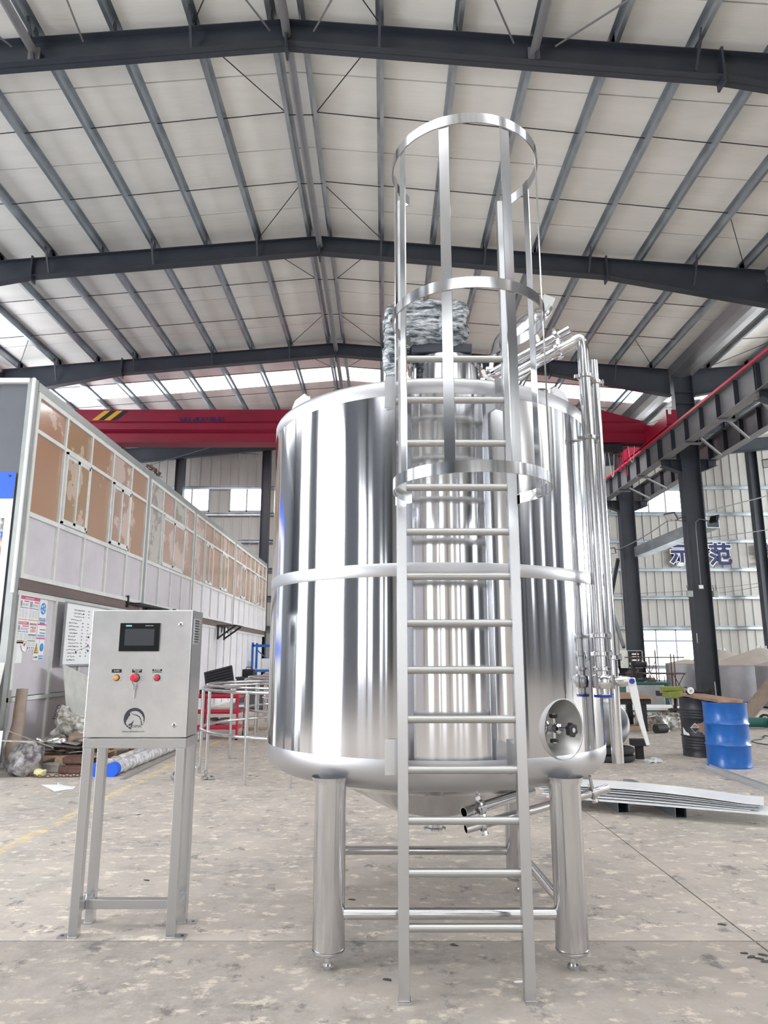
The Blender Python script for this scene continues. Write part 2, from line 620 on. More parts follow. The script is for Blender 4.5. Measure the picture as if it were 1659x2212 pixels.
levels = [0.0] + GIRT
bayx = [XL, -9.65, -5.65, -1.67, 2.35, 6.3, XV, 14.0, 17.75, 21.5, 25.3, 29.2, XR]
for k, z0 in enumerate(levels):
    last = k == len(levels) - 1
    for xa, xb in zip(bayx[:-1], bayx[1:]):
        z1 = 12.2 if last else levels[k + 1]
        segs = [(xa, xb)]
        for a, b, c, d in OPEN:
            if c < z1 - .05 and d > z0 + .05 and z0 < d:
                nx = []
                for s0, s1 in segs:
                    if a < s1 and b > s0:
                        if a > s0: nx.append((s0, a))
                        if b < s1: nx.append((b, s1))
                    else:
                        nx.append((s0, s1))
                segs = nx
                # strips above and below the opening inside this row
                for q0, q1 in ((z0, c), (d, z1)):
                    if q1 - q0 > .12:
                        s0, s1 = max(xa, a), min(xb, b)
                        if s1 > s0:
                            put('wall_sheet', rib_panel(s0, s1, q0, q1, Y1), 'wall_panel', wb)
        for s0, s1 in segs:
            if s1 - s0 > .05:
                put('wall_sheet', rib_panel(s0, s1, z0, z1, Y1, top=(lambda x: zr(x)) if last else None), 'wall_panel', wb)
csec = [(-.06, -.08), (.06, -.08), (.06, -.06), (-.04, -.06), (-.04, .06), (.06, .06), (.06, .08), (-.06, .08)]
for z in GIRT:
    for xa, xb in zip(bayx[:-1], bayx[1:]):
        put('girt', MB().strip([(xa, Y1 - .12, z), (xb, Y1 - .12, z)], csec), 'galvanised', wb)


def window(k, x0, x1, z0, z1, y, mull, trans, label=None):
    w = put('window_%d' % k, MB().span((x0, y, z0), (x1, y + .04, z0 + .07)).span((x0, y, z1 - .07), (x1, y + .04, z1))
            .span((x0, y, z0), (x0 + .06, y + .04, z1)).span((x1 - .06, y, z0), (x1, y + .04, z1)), 'window_frame', kind='structure')
    xs = [x0] + [x0 + (x1 - x0) * m for m in mull] + [x1]
    zs = [z0] + [z0 + (z1 - z0) * t for t in trans] + [z1]
    for a in xs[1:-1]:
        put('mullion', MB().span((a - .035, y, z0), (a + .035, y + .04, z1)), 'window_frame', w)
    for b in zs[1:-1]:
        put('transom', MB().span((x0, y - .005, b - .04), (x1, y + .045, b + .04)), 'window_frame', w)
    for a, b in zip(xs[:-1], xs[1:]):
        for c, d in zip(zs[:-1], zs[1:]):
            put('pane', MB().span((a, y + .05, c), (b, y + .06, d)), 'window_glass', w)
    return w


window(1, -10.38, -8.62, 8.52, 9.78, Y1 - .03, [.5], [])
window(2, -7.64, -5.92, 8.52, 9.78, Y1 - .03, [.5], [])
window(3, 12.2, 14.75, 8.45, 9.64, Y1 - .03, [.33, .66], [])
window(4, 12.2, 14.9, .40, 2.82, Y1 - .03, [.27, .62], [.25, .77])
window(5, 19.5, 22.0, 8.45, 9.64, Y1 - .03, [.33, .66], [])
window(6, 19.5, 23.0, .40, 2.82, Y1 - .03, [.25, .5, .75], [.76])

# side walls and the wall behind the photographer ---------------------
def side_wall(name, x, sgn, opens, m='wall_panel'):
    w = put(name, MB().span((x, Y0, 0), (x + .1 * sgn, Y1 + .2, 0.5)), 'outer_sheet', kind='structure')
    ys = sorted({Y0, Y1} | {q for o in opens for q in o[:2]})
    for a, b in zip(ys[:-1], ys[1:]):
        o = [p for p in opens if p[0] <= a + .01 and p[1] >= b - .01]
        zs = [(0, 11.6)]
        if o:
            zs = [(0, o[0][2]), (o[0][3], 11.6)]
        for c, d in zs:
            if d - c > .1:
                put('wall_sheet', MB().span((x, a, c), (x + .06 * sgn, b, d)), m, w)
    return w


wl = side_wall('wall_left', XL, -1, [(-17, -14, 1, 5), (-11, -6.5, 1, 6.5), (-2.6, 3.6, 0, 7.5), (5.6, 7.9, 1, 10.3), (8.4, 33.5, 7.7, 10.3)], 'grey_panel')
wr = side_wall('wall_right', XR, 1, [(-18 + 6.4 * k, (-16.8 if k < 4 else -12.8) + 6.4 * k, 4.6, 9.0) for k in range(8)], 'grey_panel')


def side_window(k, x, sgn, y0, y1, z0, z1, n):
    f = MB()
    for i in range(n + 1):
        y = y0 + (y1 - y0) * i / n
        f.span((x - .03, y - .05, z0), (x + .03, y + .05, z1))
    for z in (z0, (z0 + z1) / 2, z1):
        f.span((x - .03, y0, z - .05), (x + .03, y1, z + .05))
    w = put('window_%d' % k, f, 'window_frame', kind='structure')
    for i in range(n):
        a, b = y0 + (y1 - y0) * i / n, y0 + (y1 - y0) * (i + 1) / n
        put('pane', MB().span((x + .05 * sgn, a, z0), (x + .06 * sgn, b, z1)), 'window_glass', w)


side_window(7, XL, -1, -17, -14, 1, 5, 3)
side_window(8, XL, -1, -11, -6.5, 1, 6.5, 5)
side_window(9, XL, -1, 8.4, 33.5, 7.7, 10.3, 20)  # unseen high glazing band, added to go with the left fill lamp
side_window(18, XL, -1, 5.6, 7.9, 1, 10.3, 2)
for k in range(8):
    side_window(10 + k, XR, 1, -18 + 6.4 * k, (-16.8 if k < 4 else -12.8) + 6.4 * k, 4.6, 9.0, 3)  # unseen high windows, made wider at the far end to brighten the roof
# open doorway in the left wall, full of daylight
d1 = put('door_1', MB().span((XL - .1, -2.7, 0), (XL + .1, -2.5, 7.6)).span((XL - .1, 3.5, 0), (XL + .1, 3.7, 7.6)).span((XL - .1, -2.7, 7.5), (XL + .1, 3.7, 7.75)),
         'grey_paint', kind='structure')
put('daylight', MB().span((XL - .12, -2.6, 0), (XL - .1, 3.6, 7.5)), 'daylight_panel', d1)

# wall behind the photographer: pale boarded wall with strips of glazing and a tall doorway
wf = put('wall_front', MB().span((XL, Y0 - .2, 0), (XR, Y0 - .1, 12.4)), 'outer_sheet', kind='structure')
put('wall_board', MB().span((XL, Y0 - .05, 7.9), (XR, Y0, 12.3)), 'wall_panel', wf)
xs = [XL, -8.6]
put('wall_board', MB().span((XL, Y0 - .05, 0), (-8.6, Y0, 7.9)), 'wall_panel', wf)
strips = [(-3.6, .9, 'b'), (-2.7, .3, 'g'), (-2.4, 1.2, 'w'), (-1.2, .25, 'g'), (-.95, 1.3, 'b'), (.35, .35, 'w'), (.7, .5, 'g'), (1.2, .9, 'w'), (2.1, .9, 'b'),
          (3.0, .35, 'g'), (3.35, .9, 'b'), (4.25, .5, 'w'), (4.75, 1.0, 'b'), (5.75, .6, 'w'), (6.35, .7, 'g'), (7.05, .8, 'w'), (7.85, .5, 'b'), (8.35, .9, 'g'),
          (9.25, 1.6, 'd'), (10.85, 1.2, 'w'), (12.05, 3.0, 'd'), (15.05, 2.2, 'b'), (17.25, 1.2, 'w'), (18.45, 3, 'g'), (21.45, 1.5, 'w'), (22.95, 5, 'b'), (27.95, 1.5, 'w'), (29.45, 4.7, 'g')]
for x, w_, t in strips:
    m = {'b': 'beige_panel', 'g': 'grey_paint', 'w': 'window_glass', 'd': 'dark_paint'}[t]
    put({'b': 'wall_board', 'g': 'wall_board', 'w': 'glazing_strip', 'd': 'wall_board'}[t], MB().span((x, Y0 - .05, 0), (x + w_, Y0 + (.03 if t == 'b' else 0), 7.9)), m, wf)
for z in (2.2, 4.6, 7.0):
    put('wall_rail', MB().span((-3.6, Y0, z - .14), (12, Y0 + .08, z + .14)), 'dark_paint', wf)
d2 = put('door_2', MB().span((-8.7, Y0 - .1, 0), (-8.5, Y0 + .1, 8)).span((-3.7, Y0 - .1, 0), (-3.5, Y0 + .1, 8)).span((-8.7, Y0 - .1, 7.9), (-3.5, Y0 + .1, 8.1)), 'grey_paint', kind='structure')
put('door_leaf', MB().span((-8.6, Y0 - .08, 0), (-6.1, Y0 - .04, 7.9)).span((-6.05, Y0 - .08, 0), (-3.6, Y0 - .04, 7.9)), 'lilac_panel', d2)

# roof ----------------------------------------------------------------
ce = put('ceiling', MB().add([(XL, Y0 - .3, zr(XL) + .3), (RX, Y0 - .3, ZR + .3), (XV, Y0 - .3, zr(XV) + .3), (RX2, Y0 - .3, ZR + .3), (XR, Y0 - .3, zr(XR) + .3),
                              (XL, Y1 + .3, zr(XL) + .3), (RX, Y1 + .3, ZR + .3), (XV, Y1 + .3, zr(XV) + .3), (RX2, Y1 + .3, ZR + .3), (XR, Y1 + .3, zr(XR) + .3)],
                             [(0, 1, 6, 5), (1, 2, 7, 6), (2, 3, 8, 7), (3, 4, 9, 8)]), 'outer_sheet', kind='structure')
JO = [Y0, -15, -11, -7, -5, -3, -1, 1.2, 3.4, 5.43, 7.48, 9.53, 11.58, 13.62, 15.7, 17.75, 19.8, 21.85, 23.9, 25.6, 26.9, 28.9, 30.9, Y1]
for i, (ya, yb) in enumerate(zip(JO[:-1], JO[1:])):
    lit = any(abs(ya - q) < .01 for q in (25.6, -15, -5, -1, 3.4))  # far strip is the skylight; the other lit strips are added, unseen fill
    for xa, xb in ((XL, RX), (RX, XV), (XV, RX2), (RX2, XR)):
        g = .004 if lit else .014
        e = .03
        vs = [(x, y, zr(x) + dz) for dz in (0, .03) for y in (ya + g, yb - g) for x in (xa, xb)]
        if xa == XV:
            vs = [(x, y, ZR - SL * abs(x - RX2) + dz) for dz in (0, .03) for y in (ya + g, yb - g) for x in (xa, xb)]
        mb = MB().add(vs, [(0, 1, 3, 2), (4, 6, 7, 5), (0, 4, 5, 1), (2, 3, 7, 6), (0, 2, 6, 4), (1, 5, 7, 3)])
        put('lit_roof_panel' if lit else 'insulation_panel', mb, 'daylight_panel' if lit else 'insulation', ce)

OFFS = [.26 + 1.335 * k for k in range(9)]
zsec = [(-.035, -.1), (.04, -.1), (.04, -.094), (.004, -.094), (.004, .1), (-.075, .1), (-.075, .094), (-.004, .094), (-.004, -.094), (-.035, -.094)]
zsec = [(-.07, -.1), (.004, -.1), (.004, .094), (.07, .094), (.07, .1), (-.004, .1), (-.004, -.094), (-.07, -.094)]
SPANS = list(zip(FRAMES[:-1], FRAMES[1:])) + [(FRAMES[-1], END), (END, Y1)]


def zr2(x, ridge):
    return ZR - SL * abs(x - ridge)


PM = {}
for (ya, yb) in SPANS:
    L = yb - ya
    for ridge, sides in ((RX, (-1, 1)), (RX2, (-1, 1))):
        for s in sides:
            if ridge == RX2 and s == 1 and yb < 10:
                continue
            for k, o in enumerate(OFFS):
                x = ridge + s * o
                key = (round(L, 2), s)
                if key not in PM:
                    PM[key] = MB().strip([(0, 0, 0), (0, L + .25, 0)], [(-p * s, q) for p, q in zsec]).mesh('purlin', 'galvanised')
                inst('purlin', PM[key], ce, (x, ya - .12, zr2(x, ridge) - .1))
# sag rods between the purlins, at the third points of each bay
RM = {}
for (ya, yb) in SPANS[4:8]:
    for ridge, sides in ((RX, (-1, 1)), (RX2, (-1,))):
        for t in (1 / 3, 2 / 3):
            y = ya + (yb - ya) * t
            for s in sides:
                for k in range(8):
                    x0, x1 = ridge + s * OFFS[k], ridge + s * OFFS[k + 1]
                    key = s
                    if key not in RM:
                        RM[key] = MB().cyl((0, 0, 0), (s * 1.335, 0.12, -SL * 1.335 + .06), .011, n=6, cap=False).mesh('sag_rod', 'soft_black')
                    inst('sag_rod', RM[key], ce, (x0, y - .06, zr2(x0, ridge) - .12))
            if ridge == RX:
                put('sag_rod', MB().cyl((RX - .26, y, ZR - .16), (RX + .26, y, ZR - .16), .011, n=6), 'soft_black', ce)
    for s in (-1, 1):
        for ridge in ((RX, RX2) if s < 0 else (RX,)):
            za, zb = zr2(ridge + s * OFFS[0], ridge) - .14, zr2(ridge + s * OFFS[1], ridge) - .14
            x0, x1 = ridge + s * OFFS[0], ridge + s * OFFS[1]
            t1, t2 = ya + (yb - ya) / 3, ya + (yb - ya) * 2 / 3
            put('brace_rod', MB().cyl((x1, ya + .1, zb), (x0, t1, za), .01, n=6), 'soft_black', ce)
            put('brace_rod', MB().cyl((x0, t2, za), (x1, yb - .1, zb), .01, n=6), 'soft_black', ce)
            xa, xb = ridge + s * OFFS[7], ridge + s * OFFS[8]
            za, zb = zr2(xa, ridge) - .14, zr2(xb, ridge) - .14
            put('brace_rod', MB().cyl((xa, t2, za), (xb, yb - .1, zb), .01, n=6), 'soft_black', ce)
# ridge tube, and the wind bracing of the bay over the photographer
for (ya, yb) in SPANS:
    put('ridge_tube', MB().cyl((RX, ya + .02, 12.0), (RX, yb - .02, 12.0), .075, n=14), 'grey_paint', ce, 40)
for x in (-5.95, 2.55):
    put('strut_tube', MB().cyl((x, 4.0, zr(x) - .48), (x, 10.3, zr(x) - .48), .075, n=14).box((x, 10.28, zr(x) - .5), (.2, .03, .24)), 'grey_paint', ce, 40)
for p0, p1 in (((-5.1, 10.2), (-4.6, 4)), ((-9.5, 4), (-6.3, 10.2)), ((-5.0, 4), (-1.95, 10.25)), ((2.2, 10.2), (-1.3, 4)), ((2.9, 10.2), (7.4, 5.6)), ((-1.2, 10.25), (2.3, 4))):
    put('wind_brace', MB().cyl((p0[0], p0[1], zr(p0[0]) - .4), (p1[0], p1[1], zr(p1[0]) - .4), .017, n=8), 'grey_paint', ce)
# valley gutter: folded bright sheet under the valley
for (ya, yb) in SPANS[3:]:
    put('gutter', MB().strip([(XV, ya + .02, 11.1), (XV, yb - .02, 11.1)],
                             [(-.48, .18), (-.40, .18), (-.34, 0), (-.1, -.06), (.1, -.06), (.34, 0), (.40, .18), (.48, .18), (.36, -.08), (.1, -.12), (-.1, -.12), (-.36, -.08)]), 'gutter_steel', ce)

# portal frames --------------------------------------------------------
ORD = {}
names = ['steel portal frame nearest overhead, crossing the top edge of the photo', 'second dark steel portal frame back, crossing behind the top cage hoop',
         'third dark steel portal frame back, over the red crane', 'fourth steel portal frame back, mostly hidden behind the red crane girder']


def tapered(mb, x0, x1, ztop, zb0, zb1, y, w=.24, tf=.016):
    """I rafter between x0 and x1 with straight top edge and given bottom edge"""
    t = ztop
    for f, g in ((lambda x: t(x), lambda x: t(x) - tf), ):
        mb.add([(x0, y - w / 2, f(x0)), (x1, y - w / 2, f(x1)), (x1, y + w / 2, f(x1)), (x0, y + w / 2, f(x0)),
                (x0, y - w / 2, g(x0)), (x1, y - w / 2, g(x1)), (x1, y + w / 2, g(x1)), (x0, y + w / 2, g(x0))],
               [(0, 1, 2, 3), (7, 6, 5, 4), (0, 4, 5, 1), (1, 5, 6, 2), (2, 6, 7, 3), (3, 7, 4, 0)])
    zb = {x0: zb0, x1: zb1}
    mb.add([(x, yy, zb[x] + d) for d in (tf, 0) for x, yy in ((x0, y - w / 2), (x1, y - w / 2), (x1, y + w / 2), (x0, y + w / 2))],
           [(0, 1, 2, 3), (7, 6, 5, 4), (0, 4, 5, 1), (1, 5, 6, 2), (2, 6, 7, 3), (3, 7, 4, 0)])
    mb.add([(x, yy, z) for yy in (y - .006, y + .006) for x, z in ((x0, zb0), (x1, zb1), (x1, t(x1)), (x0, t(x0)))],
           [(0, 1, 2, 3), (7, 6, 5, 4), (0, 4, 5, 1), (1, 5, 6, 2), (2, 6, 7, 3), (3, 7, 4, 0)])


def rafter_set(root, ridge, s, y, xe, deep=1.0):
    """one rafter from ridge to the column at xe, spliced where the haunch begins"""
    top = lambda x: zr2(x, ridge) - .2
    xs_ = ridge + s * 7.4
    mb = MB()
    tapered(mb, ridge + s * .02, xs_, top, top(ridge) - .44, top(xs_) - .50, y)
    put('rafter', mb, 'dark_paint', root)
    mb = MB()
    tapered(mb, xs_, xe, top, top(xs_) - .50, top(xe) - .95 * deep, y)
    put('haunch', mb, 'dark_paint', root)
    put('splice_plate', MB().span((xs_ - .02, y - .13, top(xs_) - .62), (xs_ + .02, y + .13, top(xs_) + .06)).prism([(0, 0), (.11, 0), (0, .09)], (xs_, y - .006, top(xs_) - .5), (1, 0, 0), (0, 0, -1), (0, .012, 0)),
        'dark_paint', root)
    for k in (1, 3, 5, 7):
        x = ridge + s * OFFS[k]
        zb = top(x) - .47 if abs(x - ridge) < 7.4 else top(x) - .6
        for yo in (-1, 1):
            put('fly_brace', MB().beam((x - .01, y + yo * .10, zb + .03), (x + .01, y + yo * .42, zr2(x, ridge) - .1), .045, .045), 'dark_paint', root)
    for k in range(9):
        x = ridge + s * OFFS[k]
        put('purlin_cleat', MB().prism([(-.09, 0), (.09, 0), (.05, .16), (-.05, .16)], (x, y - .11, top(x)), (0, 1, 0), (0, 0, 1), (.012, 0, 0)), 'dark_paint', root)


def hcol(mb, x, y, z0, z1, d=.62, w=.3):
    mb.span((x - d / 2, y - w / 2, z0), (x - d / 2 + .016, y + w / 2, z1))
    mb.span((x + d / 2 - .016, y - w / 2, z0), (x + d / 2, y + w / 2, z1))
    mb.span((x - d / 2, y - .006, z0), (x + d / 2, y + .006, z1))


for k, y in enumerate(FRAMES):
    vis = k >= 5
    lab = names[k - 5] if vis else 'steel portal frame behind the photographer, mirrored in the tank'
    fr = thing('portal_frame', lab, 'steel frame', (RX, y, 0), group=None if vis else 'portal frames behind the photographer')
    rafter_set(fr, RX, -1, y, XL + .5)
    rafter_set(fr, RX, 1, y, XV - .4)
    rafter_set(fr, RX2, -1, y, XV + .4)
    if k >= 5:
        rafter_set(fr, RX2, 1, y, XR - .4)
    put('ridge_plate', MB().span((RX - .02, y - .14, 11.62), (RX + .02, y + .14, 12.24)).prism([(-.12, 0), (.12, 0), (0, -.14)], (RX, y - .15, 11.78), (0, 1, 0), (0, 0, 1), (.012, 0, 0)), 'dark_paint', fr)
    for xc in (XL + .3, XV, XR - .3):
        ctop = zr(xc) - .25
        if xc == XV:
            # the visible line of columns: base shaft, corbels both sides, cap
            mb = MB(); hcol(mb, XV, y, 0.03, 8.05, .62, .36)
            mb.box((XV, y, .015), (.8, .5, .03))
            put('column', mb, 'dark_paint', fr)
            mb = MB(); hcol(mb, XV, y, 8.05, ctop, .66, .3)
            for z in (10.4, 10.0, 9.0):
                mb.span((XV - .33, y - .14, z - .007), (XV + .33, y + .14, z + .007))
            put('upper_column', mb, 'dark_paint', fr)
            for s in (-1, 1):
                mb = MB()
                mb.prism([(0, 0), (.62, 0), (.62, -.18), (0, -.42)], (XV + s * .31, y - .006, 8.0), (s, 0, 0), (0, 0, 1), (0, .012, 0))
                mb.box((XV + s * .62, y, 8.01), (.64, .3, .02))
                mb.beam((XV + s * .31, y, 7.57), (XV + s * .93, y, 7.81), .3, .016)
                mb.box((XV + s * .62, y, 7.85), (.014, .28, .28))
                put('corbel', mb, 'dark_paint', fr)
        else:
            mb = MB(); hcol(mb, xc, y, 0, ctop, .5, .3)
            put('column', mb, 'dark_paint', fr)

# end frame against the end wall, with its posts
ef = thing('end_frame', 'dark steel frame and posts standing against the far end wall', 'steel frame', (RX, END, 0))
for ridge, s, xe in ((RX, -1, XL), (RX, 1, XV), (RX2, -1, XV), (RX2, 1, XR)):
    top = lambda x, r=ridge: zr2(x, r) - .2
    mb = MB(); tapered(mb, ridge, xe, top, top(ridge) - .55, top(xe) - .75, END)
    put('rafter', mb, 'dark_paint', ef)
for x in (XL + .3, -9.8, -5.65, 2.35, 6.3, XV, 13.9, 17.75, 25.3, XR - .3):
    if x == 13.9: continue
    mb = MB()
    yy = END + .25
    mb.span((x - .2, yy, 0), (x + .2, yy + .012, zr(x) - .3)).span((x - .2, yy - .18, 0), (x - .188, yy + .18, zr(x) - .3)).span((x + .188, yy - .18, 0), (x + .2, yy + .18, zr(x) - .3))
    put('post', mb, 'dark_paint', ef)
for x0, x1, z0, z1 in ((XL, RX, 10.9, 11.6), ):
    put('brace_rod', MB().cyl((-12, END - .2, 10.2), (-6, 29.9, 11.0), .015, n=6), 'dark_paint', ef)
    put('brace_rod', MB().cyl((-12, 29.9, 10.6), (-6, END - .2, 11.0), .015, n=6), 'dark_paint', ef)

# crane runway beams ----------------------------------------------------
def runway(x, label, red, seg):
    r = thing('crane_runway', label, 'runway beam', (x, 12, 8.0))
    for (ya, yb) in zip(FRAMES[3:-1], FRAMES[4:]):
        put('beam', MB().strip([(x, ya + .01, 8.38), (x, yb - .01, 8.38)], isec(.30, .74, .016, .012)), 'grey_paint', r)
        n = 6
        for i in range(n + 1):
            yy = ya + .04 + (yb - ya - .08) * i / n
            for s in (-1, 1):
                put('stiffener', MB().box((x + s * .073, yy, 8.38), (.134, .012, .70)), 'dark_paint', r)
    put('beam', MB().strip([(x, FRAMES[-1] + .01, 8.38), (x, END - .1, 8.38)], isec(.30, .74, .016, .012)), 'grey_paint', r)
    put('rail', MB().strip([(x, FRAMES[3], 8.80), (x, END - .1, 8.80)], isec(.08, .1, .03, .02)), 'soft_black', r)
    if red:
        put('conductor_rail', MB().strip([(x - .17, FRAMES[3], 8.78), (x - .17, END - .1, 8.78)], [(-.02, -.035), (.02, -.035), (.02, .035), (-.02, .035)]), 'rail_red', r, label='red conductor rail')
    return r


rw = runway(9.42, 'crane runway beam with a red conductor rail along the right columns', True, 0)
rw2 = runway(11.12, 'crane runway beam without a red rail, on the far side of the right columns', False, 0)
rw3 = runway(-12.75, 'crane runway beam carrying the left end of the red crane', True, 0)
lac = thing('runway_bracing', 'steel cross bracing between the two right runway beams', 'bracing', (10.27, 12, 7.9))
for y in FRAMES[3:]:
    for dy in (-2.1, 2.1):
        put('bracket', MB().box((9.42 + .1, y + dy, 7.96), (.5, .1, .05)), 'grey_paint', lac)
    for a, b in ((.4, 2.1), (2.1, 3.8), (3.8, 5.6)) if y < 28 else ((.4, 2.1),):
        put('lacing_bar', MB().beam((9.55, y + a, 7.97), (11.0, y + b, 7.97), .06, .06), 'grey_paint', lac)

# crane -----------------------------------------------------------------
YC = 24.45
cr = thing('overhead_crane', 'red overhead travelling crane spanning the hall behind the tank', 'crane', (-1.7, YC, 8.9))


def crane_sec(zt, zb):
    return zt, zb


zt, zb = D(600, 893, YC).z + .04, D(600, 961, YC).z
h = zt - zb
prof = [(-.30, zt), (-.30, zt - .36 * h), (-.42, zt - .45 * h), (-.42, zt - .63 * h), (-.26, zt - .72 * h), (-.26, zb + .03), (-.32, zb + .03), (-.32, zb),
        (.32, zb), (.32, zb + .03), (.26, zb + .03), (.26, zt - .72 * h), (.42, zt - .63 * h), (.42, zt - .45 * h), (.30, zt - .36 * h), (.30, zt)]
mb = MB()
xsn = [(-12.75 + .3, .55), (-11.4, 1.0), (7.7, 1.0), (9.3, .62)]
vs = []
for x, q in xsn:
    for a, z in prof:
        vs.append((x, YC + a, min(z, zb + .0 + (zt - zb) * q) if z > zb + .4 * h else z))
n = len(prof)
fs = [list(range(n))[::-1], list(range(3 * n, 4 * n))]
for i in range(3):
    for j in range(n):
        fs.append((i * n + j, i * n + (j + 1) % n, (i + 1) * n + (j + 1) % n, (i + 1) * n + j))
mb.add(vs, fs)
put('girder', mb, 'crane_red', cr)
for x in (9.42, -12.75):
    s = -1 if x > 0 else 1
    mb = MB()
    mb.prism([(-2.2, 0), (2.2, 0), (2.2, .42), (1.0, .42), (.55, .62), (-.55, .62), (-1.0, .42), (-2.2, .42)], (x - .16, YC, 8.9), (0, 1, 0), (0, 0, 1), (.32, 0, 0))
    ec = put('end_carriage', mb, 'crane_red', cr, bev=.01)
    for yy in (-1.8, 1.8):
        put('wheel', MB().cyl((x - .08, YC + yy, 8.99), (x + .08, YC + yy, 8.99), .14, n=18), 'soft_black', ec)
put('buffer_plate', MB().box((9.42, YC - 2.24, 9.22), (.34, .06, .5)), 'crane_red', cr)
put('buffer_label', MB().box((9.36, YC - 2.285, 9.42), (.1, .02, .22)), 'white', cr, label='white plate')
# hazard stripes on the left of the girder
fx = lambda px, py: D(px, py, YC - .32)
a = fx(197, 918); z0, z1 = zt - .33 * h, zt - .04 * h
for i in range(4):
    x = a.x + i * .22
    put('hazard_stripe', MB().prism([(0, z0), (.22, z0), (.22 + .42, z1), (.42, z1)], (x, YC - .31, 0), (1, 0, 0), (0, 0, 1), (0, .006, 0)), 'yellow' if i % 2 == 0 else 'black', cr)
text('lettering', '科卓起重机', .30, 'blue_print', cr, (fx(441, 910).x, YC - .31, fx(441, 910).z), (1, 0, 0), (0, 0, 1), .004, bold=.004)
text('lettering', 'KEZHUO CRANE', .13, 'blue_print', cr, (fx(441, 921).x, YC - .31, fx(441, 919).z), (1, 0, 0), (0, 0, 1), .004)
q = fx(407, 912)
put('emblem', MB().prism([(-.34, .16), (-.2, .12), (-.08, -.04), (0, .06), (.08, -.04), (.2, .12), (.34, .16), (.1, -.2), (-.1, -.2)], (q.x, YC - .31, q.z), (1, 0, 0), (0, 0, 1), (0, -.006, 0)), 'blue_print', cr)
# hanging festoon cables by the right end
for i, (px0, px1, dz, m) in enumerate(((1293, 1307, 1.0, 'gasket_white'), (1312, 1325, 1.1, 'gasket_white'), (1330, 1338, .9, 'rail_red'), (1340, 1352, 1.1, 'rail_red'), (1352, 1366, .6, 'gasket_white'))):
    a, b = D(px0, 966, YC), D(px1, 966, YC)
    pts = [Vector((a.x + (b.x - a.x) * t, YC - .05 * i, a.z - .02 - dz * 4 * t * (1 - t))) for t in [k / 10 for k in range(11)]]
    put('festoon_cable', MB().tube(pts, .013, 6), m, cr)
put('festoon_track', MB().beam((7.2, YC - .1, zb - .05), (9.2, YC - .1, zb - .05), .08, .06), 'soft_black', cr)
put('hoist_trolley', MB().box((8.0, YC, zb - .18), (.9, .5, .28)).cyl((8.2, YC - .2, zb - .22), (8.2, YC + .2, zb - .22), .16), 'soft_black', cr)

# ================================================================ OFFICE BLOCK on the left
OX = -5.28
of = thing('office_block', 'two-storey partition office with tan upper panes and lilac panels along the left', 'office', (OX, 10.3, 0))
sections = [(10.22, 5, 1.03), (15.55, 4, .95), (19.5, 5, 1.05), (24.95, 7, .965)]
ZT, Z1, Z2, Z3 = 5.42, 4.86, 3.58, 2.66
random.seed(3)
panes = ['tan_pane', 'ochre_pane', 'tan_pane', 'pink_pane', 'tan_pane']
grey2 = ['grey_pane', 'pink_pane', 'grey_pane', 'pink_pane']


def vbar(y, z0, z1, w=.05, d=.05, m='white_alu', x=OX, name='mullion'):
    return put(name, MB().span((x - .02, y - w / 2, z0), (x + d, y + w / 2, z1)), m, of)


def hbar(ya, yb, z, w=.06, d=.05, m='white_alu', x=OX, name='transom'):
    return put(name, MB().span((x - .02, ya, z - w / 2), (x + d - .004, yb, z + w / 2)), m, of)


def slider(ya, yb, z0, z1, m):
    """a two-leaf sliding window proud of the frame"""
    fr = MB()
    x = OX + .03
    fr.span((x, ya, z0), (x + .05, ya + .04, z1)).span((x, yb - .04, z0), (x + .05, yb, z1)).span((x, ya, z0), (x + .05, yb, z0 + .04)).span((x, ya, z1 - .04), (x + .05, yb, z1))
    s = put('sliding_window', fr, 'white_alu', of)
    ym = (ya + yb) / 2
    for k, (a, b) in enumerate(((ya + .04, ym + .02), (ym - .02, yb - .04))):
        xo = x + .01 + .018 * k
        put('sash', MB().span((xo, a, z0 + .04), (xo + .016, a + .045, z1 - .04)).span((xo, b - .045, z0 + .04), (xo + .016, b, z1 - .04))
            .span((xo, a, z0 + .04), (xo + .016, b, z0 + .09)).span((xo, a, z1 - .09), (xo + .016, b, z1 - .04)), 'white_alu', s)
        put('pane', MB().span((xo + .004, a + .04, z0 + .08), (xo + .010, b - .04, z1 - .08)), m, s)


